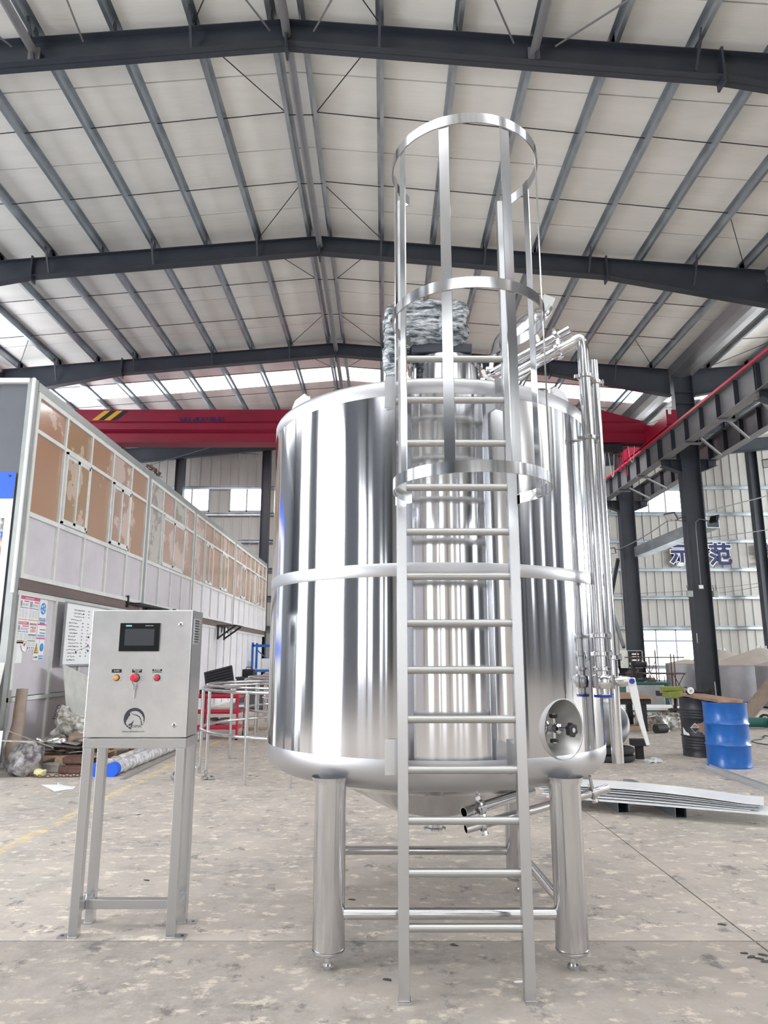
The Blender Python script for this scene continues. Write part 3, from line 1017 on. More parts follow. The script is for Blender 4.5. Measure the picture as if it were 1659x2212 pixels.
for si, (ys, n, w) in enumerate(sections):
    ye = ys + n * w
    for i in range(n):
        a, b = ys + i * w, ys + (i + 1) * w
        pm = (panes if si in (0,) else grey2 if si == 1 else ['pink_pane', 'tan_pane', 'tan_pane', 'ochre_pane', 'tan_pane', 'ochre_pane', 'tan_pane'])[i]
        put('pane', MB().span((OX, a + .02, Z1 + .02), (OX + .008, b - .02, ZT - .02)), pm, of)
        slide = (si == 0 and i in (1, 3)) or (si == 1 and i in (1,)) or (si == 2 and i in (1, 3)) or (si == 3 and i in (1, 4))
        wide = si == 1 and i == 1
        if slide:
            slider(a + .03, (b + w if wide else b) - .03, Z2 + .04, Z1 - .04, pm)
        elif not (si == 1 and i == 2):
            put('pane', MB().span((OX, a + .02, Z2 + .02), (OX + .008, b - .02, Z1 - .02)), pm, of)
        put('panel', MB().span((OX, a + .02, Z3 + .02), (OX + .008, b - .02, Z2 - .02)), 'lilac_panel' if si < 2 else 'white_panel', of)
        if i:
            vbar(a, Z1, ZT)
            if not (si == 1 and i == 2):
                vbar(a, Z2, Z1)
            vbar(a, Z3, Z2)
    vbar(ys + .03, Z3, ZT, .07)
    vbar(ye - .03, Z3, ZT, .07)
    for z, ww in ((ZT, .07), (Z1, .06), (Z2, .07), (Z3, .07)):
        hbar(ys, ye, z, ww)
    if si < 3:
        put('joint_post', MB().span((OX - .02, ye, 2.3), (OX + .03, sections[si + 1][0], 5.5)), 'alu_post', of)
YE = sections[-1][0] + sections[-1][1] * sections[-1][2]
put('roof_edge', MB().span((OX - .02, 10.2, 5.46), (OX + .04, YE, 5.60)), 'alu_post', of)
put('roof_slab', MB().span((XL + .75, 10.45, 5.45), (OX - .02, YE, 5.58)), 'grey_panel', of)
put('floor_beam', MB().span((OX - .06, 10.2, 2.47), (OX + .02, YE, 2.63)), 'brown_beam', of)
put('beam_flange', MB().span((OX - .06, 10.2, 2.46), (OX + .05, YE, 2.475)), 'brown_beam', of)
# lower storey
LX = OX - .03
lows = [10.28, 11.5] + [12.55 + 1.03 * k for k in range(19)]
for k, (a, b) in enumerate(zip(lows[:-1], lows[1:])):
    m = 'lilac_panel' if k < 4 else 'white_panel'
    if k < 6:
        put('panel', MB().span((LX, a + .02, .95), (LX + .01, b - .02, 2.40)), m, of)
        put('panel', MB().span((LX, a + .02, .05), (LX + .01, b - .02, .87)), m, of)
        hbar(a, b, .91, .06, .05, x=LX)
    else:
        put('panel', MB().span((LX, a + .02, .05), (LX + .01, b - .02, 2.40)), m, of)
    vbar(b, .03, 2.42, .06, x=LX)
vbar(10.31, .03, 2.42, .06, x=LX)
hbar(10.25, YE, 2.42, .07, x=LX)
hbar(10.25, YE, .04, .07, x=LX)
# corner post and the end wall facing the photographer
put('corner_post', MB().span((OX - .07, 10.08, 0), (OX + .03, 10.2, 5.62)), 'alu_post', of)
put('corner_trim', MB().span((OX + .0, 10.06, 2.4), (OX + .035, 10.10, 5.62)), 'white', of)
for i in range(10):
    x1 = OX - .07 - .84 * i
    put('end_panel', MB().prism([(0, 0), (.06, 0), (.08, .012), (.40, .012), (.42, 0), (.83, 0), (.83, .03), (0, .03)], (x1 - .83, 10.14, 0), (1, 0, 0), (0, 1, 0), (0, 0, 5.55)), 'grey_panel', of)
put('end_cap', MB().span((XL + .75, 10.07, 5.55), (OX - .05, 10.2, 5.62)), 'white', of)
# banner hung on the end wall
bn = thing('banner', 'tall white and blue printed banner on the grey office end wall', 'banner', (-6.4, 10.1, 1.2))
bx1, by = -5.40, 10.10
zq = lambda y: D(20, y, by).z
put('sheet', MB().span((bx1 - 2.4, by, zq(1500)), (bx1, by + .01, zq(1020))), 'white', bn)
put('blue_header', MB().span((bx1 - 2.4, by - .004, zq(1077)), (bx1, by, zq(1020))), 'banner_blue', bn)
put('eyelet', MB().cyl((bx1 - .08, by - .01, zq(1028)), (bx1 - .08, by, zq(1028)), .018, n=12), 'black', bn)
mat('photo_print', (0.06, 0.06, 0.065), 0.0, 0.5, vscale=9, col2=(0.62, 0.62, 0.62), thresh=(.42, .58))
mat('photo_print_warm', (0.35, 0.10, 0.07), 0.0, 0.5, vscale=7, col2=(0.75, 0.66, 0.58), thresh=(.42, .58))
for k, (a, b) in enumerate(((1119, 1147), (1163, 1198), (1212, 1245), (1258, 1303))):
    put('photograph', MB().span((bx1 - .9, by - .004, zq(b)), (bx1 - .10, by, zq(a))), 'photo_print_warm' if k == 1 else 'photo_print', bn)
for k, (a, b, t) in enumerate(((1148, 1162, '食品设备'), (1199, 1211, '不锈钢'), (1246, 1257, ''), (1304, 1318, ''))):
    put('caption_bar', MB().span((bx1 - .9, by - .006, zq(b)), (bx1 - .10, by, zq(a))), 'banner_blue', bn)
    if t:
        text('caption', t, .08, 'white', bn, (bx1 - .27, by - .008, zq((a + b) / 2)), (1, 0, 0), (0, 0, 1), .001)
put('blue_footer', MB().span((bx1 - 2.4, by - .004, zq(1422)), (bx1, by, zq(1372))), 'banner_blue', bn)

# ================================================================ THE TANK
CX, CY, R = .316, 4.725, 1.05
TC = Vector((CX, CY, 0))
tk = thing('steel_tank', 'large mirror polished stainless steel tank on four round legs', 'tank', (CX, CY, 0))


def shell_prof(z0, z1, n):
    return [(R + .0006 * math.sin(k * 2.1), z0 + (z1 - z0) * k / n) for k in range(n + 1)]


PN = Vector((.60, -.80, 0)).normalized()            # direction the valve recess faces
PC = TC + PN * (R - .02) + Vector((0, 0, 1.13))
low = put('shell', MB().lathe(shell_prof(1.0, 1.915, 8), TC, 160), 'mirror_steel', tk, 60)
cut = bpy.data.objects.new('cut', MB().cyl(PC - PN * .4, PC + PN * .3, .150, n=48).mesh('cut', 'black'))
COL.objects.link(cut); cut.location = (0, 0, 0)
cut.data.transform(Matrix.Translation(-TC)); cut.location = TC
mod = low.modifiers.new('b', 'BOOLEAN'); mod.operation = 'DIFFERENCE'; mod.object = cut; mod.solver = 'FAST'
# thin shell needs thickness for the cut: give it a wall first
sol = low.modifiers.new('s', 'SOLIDIFY'); sol.thickness = .01; sol.offset = -1
low.modifiers.move(1, 0)
bpy.context.view_layer.update()
me = bpy.data.meshes.new_from_object(low.evaluated_get(bpy.context.evaluated_depsgraph_get()))
low.modifiers.clear(); low.data = me
bpy.data.objects.remove(cut)
low.data.polygons.foreach_set('use_smooth', [True] * len(low.data.polygons))
low.data.set_sharp_from_angle(angle=math.radians(30))
put('shell', MB().lathe(shell_prof(1.985, 2.915, 8), TC, 160), 'mirror_steel', tk, 60)
put('weld_band', MB().lathe([(R, 1.915), (R + .0015, 1.917), (R + .0015, 1.983), (R, 1.985)], TC, 160), 'band_steel', tk, 40, label='brushed weld band round the middle')
put('top_band', MB().lathe([(R, 2.915), (R + .001, 2.917), (R + .001, 2.985), (R - .006, 3.0), (R - .02, 3.012), (R - .045, 3.02)], TC, 160), 'band_steel', tk, 50, label='brushed top rim')
put('bottom_knuckle', MB().lathe([(R, 1.0), (R + .001, .998), (R, .945), (R - .012, .905), (R - .04, .868), (R - .085, .843), (R - .12, .834)], TC, 160), 'band_steel', tk, 50, label='brushed rounded lower edge')
put('cone_bottom', MB().lathe([(R - .12, .834), (.78, .80), (.60, .748), (.32, .605), (.27, .582), (.20, .565), (.10, .556), (.0005, .554)], TC, 96), 'pipe_steel', tk, 40)
put('roof', MB().lathe([(R - .045, 3.02), (R - .1, 3.035), (.5, 3.13), (.0005, 3.19)], TC, 96), 'mirror_steel', tk, 40)
put('outlet', MB().cyl((CX, CY, .57), (CX, CY, .47), .05, n=24).lathe([(.05, .47), (.07, .465), (.07, .455), (.04, .45)], TC, 24), 'pipe_steel', tk, 40)
# neck and motor
NK = Vector((.44, 4.8, 0))
put('neck', MB().lathe([(.25, 3.05), (.25, 3.50), (.27, 3.50), (.27, 3.53), (.25, 3.53), (.25, 3.55), (.05, 3.57)], NK, 48), 'pipe_steel', tk, 40, label='short round mixer neck')
for s in range(5):
    a = s * 1.256 + .3
    put('neck_gusset', MB().prism([(0, 0), (.1, 0), (0, .22)], NK + Vector((math.cos(a) * .25, math.sin(a) * .25, 3.14)), (math.cos(a), math.sin(a), 0), (0, 0, 1), (-.006 * math.sin(a), .006 * math.cos(a), 0)), 'pipe_steel', tk)


def lumpy(mb, c, d, n, amp, seed=0, rnd=.10, sx=9):
    """a rounded box with a crinkled surface"""
    c = Vector(c)
    vs, fs, idx = [], [], {}

    def vert(i, j, k):
        key = (i, j, k)
        if key not in idx:
            p = Vector((i / n[0] - .5, j / n[1] - .5, k / n[2] - .5))
            q = Vector((p.x * d[0], p.y * d[1], p.z * d[2]))
            inner = Vector([max(-dd / 2 + rnd, min(dd / 2 - rnd, v)) for v, dd in zip(q, d)])
            o = (q - inner)
            q = inner + (o.normalized() * rnd if o.length > 1e-6 else o)
            nrm = (q - inner).normalized() if (q - inner).length > 1e-6 else q.normalized()
            f = noise.noise(q * sx + Vector((seed, 0, 0))) + .5 * noise.noise(q * sx * 2.6 + Vector((0, seed, 0)))
            idx[key] = len(vs)
            vs.append(c + q + nrm * f * amp)
        return idx[key]
    a, b, e = n
    for i in range(a):
        for j in range(b):
            for k in (0, e):
                fs.append((vert(i, j, k), vert(i + 1, j, k), vert(i + 1, j + 1, k), vert(i, j + 1, k)))
    for i in range(a):
        for k in range(e):
            for j in (0, b):
                fs.append((vert(i, j, k), vert(i + 1, j, k), vert(i + 1, j, k + 1), vert(i, j, k + 1)))
    for j in range(b):
        for k in range(e):
            for i in (0, a):
                fs.append((vert(i, j, k), vert(i, j + 1, k), vert(i, j + 1, k + 1), vert(i, j, k + 1)))
    return mb.add(vs, fs)


mo = put('wrapped_motor', lumpy(MB(), (.31, 4.72, 3.79), (.54, .34, .36), (26, 16, 18), .035, 4, .08), 'wrapped_motor', tk, 80, label='motor wrapped in crinkled clear film')
put('motor_foot', MB().box((.40, 4.74, 3.60), (.42, .3, .07)).box((.44, 4.76, 3.555), (.3, .3, .03)), 'dark_paint', tk, bev=.008)
put('film_tail', lumpy(MB(), (.065, 4.66, 3.62), (.12, .2, .60), (8, 8, 20), .028, 9, .05, 12), 'wrapped_motor', tk, 80)
# lifting lugs on the rim
for p, r_ in ((D(722, 846, 4.35), 0), (D(1185, 866, 4.15), .6)):
    o = Vector((p.x, p.y, 2.99))
    dr = (o - TC); dr.z = 0; dr.normalize(); tg = Vector((-dr.y, dr.x, 0))
    put('lifting_lug', MB().prism([(-.14, -.02), (.14, -.02), (.12, .06), (.07, .095), (-.07, .095), (-.12, .06)], TC + dr * (R - .09) + Vector((0, 0, 3.01)), tg, (0, 0, 1), dr * .02), 'mirror_steel', tk, bev=.004)
# manway: collar ring, gasket, raised lid with its dome
MW = Vector((.90, 4.72, 3.20))
ax = Vector((-.30, -.1, 1)).normalized()
put('manway_collar', MB().lathe([(.24, -.16), (.25, .02), (.265, .03), (.265, .045), (.24, .05)], MW, 48, ax), 'mirror_steel', tk, 40)
gp = [D(x, y, 4.6) for x, y in ((1043, 800), (1047, 812), (1065, 822), (1095, 826), (1125, 818), (1150, 795), (1163, 768), (1166, 745), (1160, 728), (1150, 718))]
put('gasket', MB().tube(gp, .014, 10), 'gasket_white', tk, 60, label='white rubber gasket loop')
lc = D(1118, 714, 4.85)
la = (D(1182, 655, 4.85) - D(1055, 772, 4.85)).normalized()
ln = (la.cross(Vector((0, 1, 0)))).normalized()          # across the lid in the picture plane
nn = (ln * .93 + Vector((0, -1, 0)) * .36).normalized()
nn = (nn - la * nn.dot(la)).normalized()
put('manway_lid', MB().lathe([(.0005, .075), (.08, .072), (.16, .058), (.22, .03), (.25, .0), (.285, -.002), (.29, -.012), (.285, -.03), (.25, -.03), (.22, -.005), (.16, .04), (.0005, .06)], lc, 56, nn), 'mirror_steel', tk, 50, label='round manway lid standing open')
put('lid_gasket', MB().lathe([(.245, -.03), (.275, -.03), (.275, -.04), (.245, -.04)], lc, 48, nn), 'gasket_white', tk, 40)
put('lid_hinge', MB().beam(lc - la * .28 - nn * .02, D(1060, 808, 4.8), .03, .02).cyl(D(1050, 797, 4.8), D(1066, 797, 4.8), .016), 'pipe_steel', tk)
fp = [D(x, y, 4.75) for x, y in ((1168, 720), (1195, 656))]
put('clear_film', MB().prism([(0, 0), (.30, 0), (.30, .09), (.0, .06)], fp[0], (fp[1] - fp[0]).normalized(), (fp[1] - fp[0]).normalized().cross(Vector((0, 1, 0))), (0, .004, 0)), 'clear_film', tk)

# cleaning pipes on top and down the right side
YP = 4.06


def clamp(c, axis, r=.036, parent=tk, n=None):
    """band clamp with its little ears, around a pipe"""
    axis = Vector(axis).normalized()
    e = axis.cross(Vector((0, -1, .2))).normalized()
    mb = MB().lathe([(r, -.014), (r + .009, -.010), (r + .009, .010), (r, .014)], c, 20, axis)
    for s in (-1, 1):
        mb.beam(Vector(c) + e * s * (r + .004), Vector(c) + e * s * (r + .026), .016, .02)
    mb.cyl(Vector(c) + e * (r + .02) - axis * .02, Vector(c) + e * (r + .02) + axis * .02, .005, n=8)
    return put('pipe_clamp', mb, 'pipe_steel', parent, 40)


p1a, p1b = D(1070, 804, 4.35), D(1232, 713, 4.12)
put('spray_pipe', MB().pipe(p1a, p1b, .034), 'pipe_steel', tk, 40, label='straight pipe with open end pointing up right')
put('pipe_mouth_shade', MB().cyl(p1b - (p1b - p1a).normalized() * .006, p1b - (p1b - p1a).normalized() * .004, .0302, n=20), 'black', tk)  # black disc stands in for the shade inside the open pipe
d1_ = (p1b - p1a).normalized()
p2 = [D(1085, 822, 4.3), D(1180, 772, YP + .05), D(1237, 741, YP)]
xa = 1.217
elbow = []
q0 = p2[-1]
top = Vector((xa, YP, 3.33))
for t in range(0, 9):
    a = t / 8
    elbow.append((q0 * (1 - a) ** 2 + Vector((xa, YP, 3.46)) * 2 * a * (1 - a) + Vector((xa, YP, 3.33)) * a ** 2))
put('return_pipe', MB().tube([p2[0], p2[1]] + elbow + [Vector((xa, YP, 1.42))], .034, 20), 'pipe_steel', tk, 60, label='pipe bent over the rim and running down the shell')
put('side_pipe', MB().pipe((xa + .071, YP + .05, .93), (xa + .071, YP + .05, 3.29), .031), 'pipe_steel', tk, 40, label='straight pipe beside the bent one')
put('channel', MB().box((xa + .10, YP + .12, 1.2), (.05, .02, .56)), 'satin_steel', tk)
for px, py, Y in ((1203, 727, 4.14),):
    clamp(D(px, py, Y), d1_)
clamp(D(1205, 757, YP + .03), (p2[2] - p2[0]))
put('pipe_link', MB().cyl(D(1205, 730, 4.12), D(1206, 755, 4.1), .014, n=12), 'pipe_steel', tk, 40)
put('spray_lance', MB().cyl(D(1058, 806, 4.4), D(1092, 786, 4.4), .018, n=12).cyl(D(1054, 812, 4.4), D(1092, 800, 4.4), .012, n=12), 'pipe_steel', tk, 40)
for z in (3.17, 1.30 + .22):
    clamp((xa, YP, z), (0, 0, 1))
    clamp((xa + .071, YP + .05, z - .02), (0, 0, 1), .033)
for z in (2.78, 1.62):
    clamp((xa, YP, z), (0, 0, 1))
    s_ = Vector((xa, YP, z)) - Vector((CX, CY, z))
    put('stand_off', MB().cyl(Vector((CX, CY, z)) + s_.normalized() * (R - .01), Vector((xa, YP, z)), .011, n=12), 'pipe_steel', tk, 40)
# butterfly valve on the lower end of the bent pipe
vz = 1.35
va = Vector((xa, YP, 0))
vv = put('butterfly_valve', MB().lathe([(.034, vz + .10), (.05, vz + .095), (.05, vz + .08), (.036, vz + .075), (.036, vz + .055), (.055, vz + .05), (.06, vz + .035), (.06, vz), (.055, vz - .015),
                                       (.036, vz - .02), (.036, vz - .05), (.045, vz - .052)], va, 28), 'pipe_steel', tk, 35)
for s in (-1, 1):
    put('bolt', MB().cyl(va + Vector((.045 * s, -.04, vz - .02)), va + Vector((.045 * s, -.04, vz + .055)), .008, n=8), 'pipe_steel', vv)
put('blue_gasket', MB().lathe([(.03, vz - .052), (.052, vz - .052), (.052, vz - .066), (.03, vz - .066)], va, 28), 'gasket_blue', vv, 40, label='blue gasket')
hv = Vector((xa + .06, YP - .03, vz + .02))
put('valve_neck', MB().lathe([(.022, 0), (.032, .03), (.026, .07), (.02, .085)], hv, 20, (1, -.3, .05)), 'pipe_steel', vv, 40)
put('handle', MB().prism([(-.02, .02), (.02, .022), (.032, -.05), (.05, -.20), (.075, -.33), (.058, -.335), (.03, -.24), (0, -.12), (-.018, -.03)], hv + Vector((.075, -.045, 0)), (1, 0, 0), (0, 0, 1), (0, .012, 0)), 'white', vv, bev=.003, label='pale lever handle')
put('handle_cap', MB().cyl(hv + Vector((.075, -.055, .003)), hv + Vector((.075, -.045, .003)), .014, n=14), 'gasket_blue', vv)

# valve recess low on the right of the shell
vr = put('recess_ring', MB().lathe([(.144, .000), (.147, .016), (.153, .021), (.160, .018), (.186, .001), (.19, -.02)], PC, 64, PN), 'band_steel', tk, 50, label='round flange of the valve recess')
cone_c = PC - PN * .0
put('recess_cone', MB().lathe([(.147, .018), (.082, -.088), (.08, -.095), (.0005, -.096)], cone_c, 64, PN), 'dull_steel', tk, 50, label='conical recess')
side = PN.cross(Vector((0, 0, 1))).normalized()
bq = PC - PN * .095
sv = put('sample_valve', MB().lathe([(.035, 0), (.035, .01), (.02, .015), (.02, .055), (.026, .06), (.026, .08), (.012, .085)], bq, 20, PN).cyl(bq + PN * .045 - Vector((0, 0, .055)), bq + PN * .045 + Vector((0, 0, .055)), .010, n=12)
         .cyl(bq + PN * .08, bq + PN * .15, .012, n=12), 'pipe_steel', tk, 40)


def knob(c, ax_, r=.034, h=.026):
    ax_ = Vector(ax_).normalized()
    x = ax_.orthogonal().normalized(); y = ax_.cross(x)
    poly = []
    for k in range(36):
        a = 2 * PI * k / 36
        rr = r * (1 + .10 * math.cos(6 * a))
        poly.append((math.cos(a) * rr, math.sin(a) * rr))
    k_ = put('knob', MB().prism(poly, c, x, y, ax_ * h), 'black', sv, bev=.002, label='black knob')
    put('knob_screw', MB().cyl(Vector(c) + ax_ * h, Vector(c) + ax_ * (h + .003), .012, n=14), 'satin_steel', sv)


knob(bq + PN * .15, PN)
knob(bq + PN * .045 + Vector((0, 0, .055)), (0, -.2, 1), .02, .018)
knob(bq + PN * .045 - Vector((0, 0, .055)), (0, -.2, -1), .02, .018)

# legs with feet, braces
legs = [(-.275, 3.87), (.93, 3.87), (-.345, 5.05), (.885, 5.05)]
for x, y in legs:
    d_ = math.hypot(x - CX, y - CY)
    lg = put('leg', MB().lathe([(.0005, .075), (.074, .075), (.08, .082), (.08, .86), (.10, .90)], (x, y, 0), 40), 'leg_steel', tk, 50)
    put('foot_bolt', MB().cyl((x, y, .0), (x, y, .02), .028, n=6).cyl((x, y, .0), (x, y, .08), .014, n=12), 'pipe_steel', lg, 30)
    put('weld_ring', MB().lathe([(.081, .092), (.084, .090), (.081, .086)], (x, y, 0), 32), 'dull_steel', lg)
for (a, b) in ((0, 1), (2, 3), (0, 2), (1, 3)):
    pa, pb = Vector((*legs[a], .25)), Vector((*legs[b], .25))
    d_ = (pb - pa).normalized() * .07
    put('leg_brace', MB().cyl(pa + d_, pb - d_, .028, n=20), 'pipe_steel', tk, 40)
# drain pipes under the tank
a, b = D(1002, 1755, 4.05), D(1150, 1709, 4.35)
put('drain_pipe', MB().pipe(a, b, .028), 'pipe_steel', tk, 40)
a2, b2 = D(1006, 1791, 4.05), D(1313, 1703, 4.30)
put('drain_pipe', MB().pipe(a2, b2, .024), 'pipe_steel', tk, 40)
put('pipe_mouth_shade', MB().cyl(b2 - (b2 - a2).normalized() * .006, b2 - (b2 - a2).normalized() * .004, .0202, n=20), 'black', tk)  # black disc again, for the inner shade of the drain pipe end
clamp(D(1038, 1744, 4.08), b - a, .030)
clamp(D(1042, 1782, 4.08), b2 - a2, .026)
clamp(D(1280, 1713, 4.27), b2 - a2, .026)
put('pipe_link', MB().cyl(D(1039, 1746, 4.08), D(1044, 1779, 4.08), .010, n=10), 'pipe_steel', tk, 40)
put('pipe_link', MB().cyl(D(1274, 1676, 4.22), D(1281, 1710, 4.26), .010, n=10), 'pipe_steel', tk, 40)
b3 = D(1185, 1688, 4.4)
put('pipe_link', MB().cyl(b - (b - a).normalized() * .05, b3 + Vector((0, .1, .12)), .010, n=10), 'pipe_steel', tk, 40)

# ================================================================ THE LADDER
ld = thing('caged_ladder', 'stainless steel ladder with a hooped safety cage, standing in front of the tank', 'ladder', (.37, 3.53, 0))
XA, XB = .089, .649
for x in (XA, XB):
    rl = put('rail', MB().span((x - .025, 3.50, .012), (x + .025, 3.56, 3.97)), 'brushed_steel', ld, bev=.003)
    put('rail_foot', MB().span((x - .026, 3.494, 0), (x + .03, 3.566, .012)), 'brushed_steel', rl)
    for z0, z1 in ((.93, 1.10), (2.84, 3.02)):
        s = -1 if x == XA else 1
        xx = x + (-.05 if s < 0 else -.0)
        yb = CY - math.sqrt((R + .002) ** 2 - (xx - CX) ** 2)
        put('bracket', MB().span((xx - .035, yb - .012, z0), (xx + .035, yb - .002, z1)).span((x - .006 + s * .0, 3.55, z0 + .02), (x + .006, yb - .008, z1 - .02)), 'brushed_steel', ld)
RZ = [3.05, 2.82, 2.585, 2.35, 2.12, 1.895, 1.665, 1.44, 1.21, .98, .755, .53, .30]
for z in RZ:
    put('rung', MB().cyl((XA + .025, 3.53, z), (XB - .025, 3.53, z), .0185, n=18), 'dull_steel', ld, 40)
HC, HR = Vector((.412, 3.24, 0)), .368
for z in (3.96, 3.125, 2.285):
    pts = []
    a_end = math.acos(max(-1, min(1, -(3.53 - HC.y) / HR)))
    for k in range(57):
        a = -a_end + 2 * a_end * k / 56
        pts.append(HC + Vector((math.sin(a) * HR, -math.cos(a) * HR, z)))
    # straight ends run back on to the rails
    pts = [Vector((XA - .028, 3.545, z))] + [p for p in pts if p.y < 3.50] + [Vector((XB + .028, 3.545, z))]
    put('hoop', MB().strip(pts, [(-.003, -.026), (.003, -.026), (.003, .026), (-.003, .026)]), 'hoop_steel', ld, 30)
for px, py in ((.10, 3.08), (.282, 2.91), (.565, 2.91), (.765, 3.14), (.76, 3.36), (.06, 3.33)):
    n = (Vector((px, py, 0)) - HC).normalized()
    a = math.atan2(n.x, -n.y)
    c = HC + n * (HR - .007)
    t = Vector((math.cos(a), math.sin(a), 0))
    put('cage_strap', MB().prism([(-.024, 2.262), (.024, 2.262), (.024, 3.983), (-.024, 3.983)], c - n * .003, t, (0, 0, 1), n * .006), 'hoop_steel', ld)

# ================================================================ CONTROL CABINET ON ITS STAND
cs = thing('cabinet_stand', 'stainless square tube stand under the control cabinet', 'stand', (-1.43, 4.38, 0))
X0, X1, YF, YB = -1.725, -1.135, 4.25, 4.52
put('top_frame', MB().span((X0, YF, .99), (X1, YF + .05, 1.045)).span((X0, YB - .05, .99), (X1, YB, 1.045)).span((X0, YF + .05, .99), (X0 + .05, YB - .05, 1.045)).span((X1 - .05, YF + .05, .99), (X1, YB - .05, 1.045)), 'brushed_steel', cs, bev=.003)
for x in (X0 + .027, X1 - .030):
    for y in (YF + .027, YB - .027):
        lg = put('leg', MB().box((x, y, .498), (.05, .05, .984)), 'brushed_steel', cs, bev=.003)
        s = -1 if (x < -1.4) else 1
        ft = put('foot_plate', MB().box((x + s * .03, y + .0, .004), (.11, .06, .008)), 'brushed_steel', lg, bev=.001)
        put('bolt_hole', MB().cyl((x + s * .062, y, .008), (x + s * .062, y, .0085), .009, n=14), 'black', lg)
for x in (X0 + .027, X1 - .030):
    put('side_rail', MB().span((x - .02, YF + .05, .115), (x + .02, YB - .05, .165)), 'brushed_steel', cs, bev=.003)
put('cross_rail', MB().span((X0 + .047, 4.35, .115), (X1 - .05, 4.40, .165)), 'brushed_steel', cs, bev=.003)

cb = thing('control_cabinet', 'stainless control cabinet with touch screen, buttons and horse emblem', 'control cabinet', (-1.43, 4.38, 1.045))
CF = YF
put('enclosure', MB().span((X0 + .004, CF + .018, 1.048), (X1 - .004, YB - .01, 1.775)), 'brushed_steel', cb, bev=.004)
dr_ = put('door', MB().span((X0, CF - .004, 1.050), (X1 - .0, CF + .014, 1.775)), 'satin_steel', cb, bev=.004)
Fr = lambda x, y: D(x, y, CF - .004)


def rect_on(name, x0, y0, x1, y1, m, parent, t=.003, lift=0, bev=0, label=None):
    a, b = Fr(x0, y0), Fr(x1, y1)
    return put(name, MB().span((a.x, CF - .004 - lift - t, b.z), (b.x, CF - .004 - lift, a.z)), m, parent, bev=bev, label=label)


sc = rect_on('touch_screen', 261, 1346, 344, 1407, 'screen_glass', cb, .010, 0, .002, 'black touch screen')
rect_on('display', 272, 1358.5, 333, 1394.5, 'screen_grey', sc, .0006, .010)
a = Fr(280, 1352)
put('logo_patch', MB().box((a.x, CF - .0145, a.z), (.036, .0006, .010)), 'teal', sc)
text('lettering', 'SIEMENS', .009, 'white', sc, (a.x, CF - .0148, a.z), (1, 0, 0), (0, 0, 1), .0002)
a = Fr(324, 1352)
text('lettering', 'SIMATIC HMI', .008, 'paper', sc, (a.x, CF - .0145, a.z), (1, 0, 0), (0, 0, 1), .0002)
for i, (cx, m, r_, lines) in enumerate(((252, 'amber', .0145, ['ALARM']), (296, 'red_button', .021, ['PROCESS', 'STOP']), (339.5, 'red_button', .0155, ['POWER', 'INDICATOR']))):
    lp = rect_on('label_plate', cx - 10, 1445.5, cx + 10.5, 1472, 'satin_steel', cb, .0012, 0, 0)
    lp.data.materials[0] = MATS['white_alu'] if False else MATS['sheet_zinc']
    a, b = Fr(cx - 10, 1445.5), Fr(cx + 10.5, 1453)
    put('label_header', MB().span((a.x, CF - .0062, b.z), (b.x, CF - .005, a.z)), 'black', lp)
    for k, ln_ in enumerate(lines):
        zc = (a.z + b.z) / 2 + (.0045 if len(lines) == 2 else 0) - .009 * k
        text('lettering', ln_, .0105, 'white', lp, ((a.x + b.x) / 2, CF - .0065, zc), (1, 0, 0), (0, 0, 1), .0002)
    c = Fr(cx if i != 1 else 293, 1464)
    put('bezel', MB().lathe([(r_ + .004, 0), (r_ + .004, .004), (r_, .006)], (c.x, CF - .004, c.z), 28, (0, -1, 0)), 'black', lp, 40)
    if i == 1:
        put('stop_button', MB().lathe([(.012, 0), (.012, .02), (r_, .024), (r_ + .001, .034), (r_ - .003, .042), (.0005, .045)], (c.x, CF - .004, c.z), 36, (0, -1, 0)), m, cb, 40, label='red mushroom stop button')
    else:
        put('lamp_button', MB().lathe([(r_, 0), (r_, .010), (r_ - .003, .015), (.0005, .018)], (c.x, CF - .004, c.z), 32, (0, -1, 0)), m, cb, 40, label='amber lamp' if i == 0 else 'red lamp')
# keys tied under the stop button
kc = Fr(293.5, 1474)
ky = CF - .012
put('key_string', MB().tube([(kc.x - .018, CF - .03, kc.z + .012), (kc.x - .008, ky, kc.z - .018), (kc.x + .002, ky, kc.z - .03), (kc.x + .010, ky, kc.z - .015), (kc.x + .014, CF - .03, kc.z + .012)], .0012, 6), 'black', cb)
put('key', MB().cyl((kc.x, ky, kc.z - .03), (kc.x, ky - .006, kc.z - .03), .011, n=14).span((kc.x - .004, ky - .004, kc.z - .09), (kc.x + .004, ky, kc.z - .04)).span((kc.x - .010, ky - .003, kc.z - .055), (kc.x - .002, ky, kc.z - .035)), 'dull_steel', cb, bev=.001)
for px, py in ((391.5, 1349), (377, 1566.5)):
    c = Fr(px, py)
    lk = put('lock', MB().lathe([(.014, 0), (.014, .004), (.011, .006), (.0005, .006)], (c.x, CF - .004, c.z), 28, (0, -1, 0)), 'pipe_steel', cb, 40, label='round door lock')
    put('lock_slot', MB().box((c.x, CF - .0105, c.z), (.012, .001, .003), Matrix.Rotation(.5, 3, 'Y')).box((c.x, CF - .0105, c.z), (.003, .001, .010), Matrix.Rotation(.5, 3, 'Y')), 'black', lk)
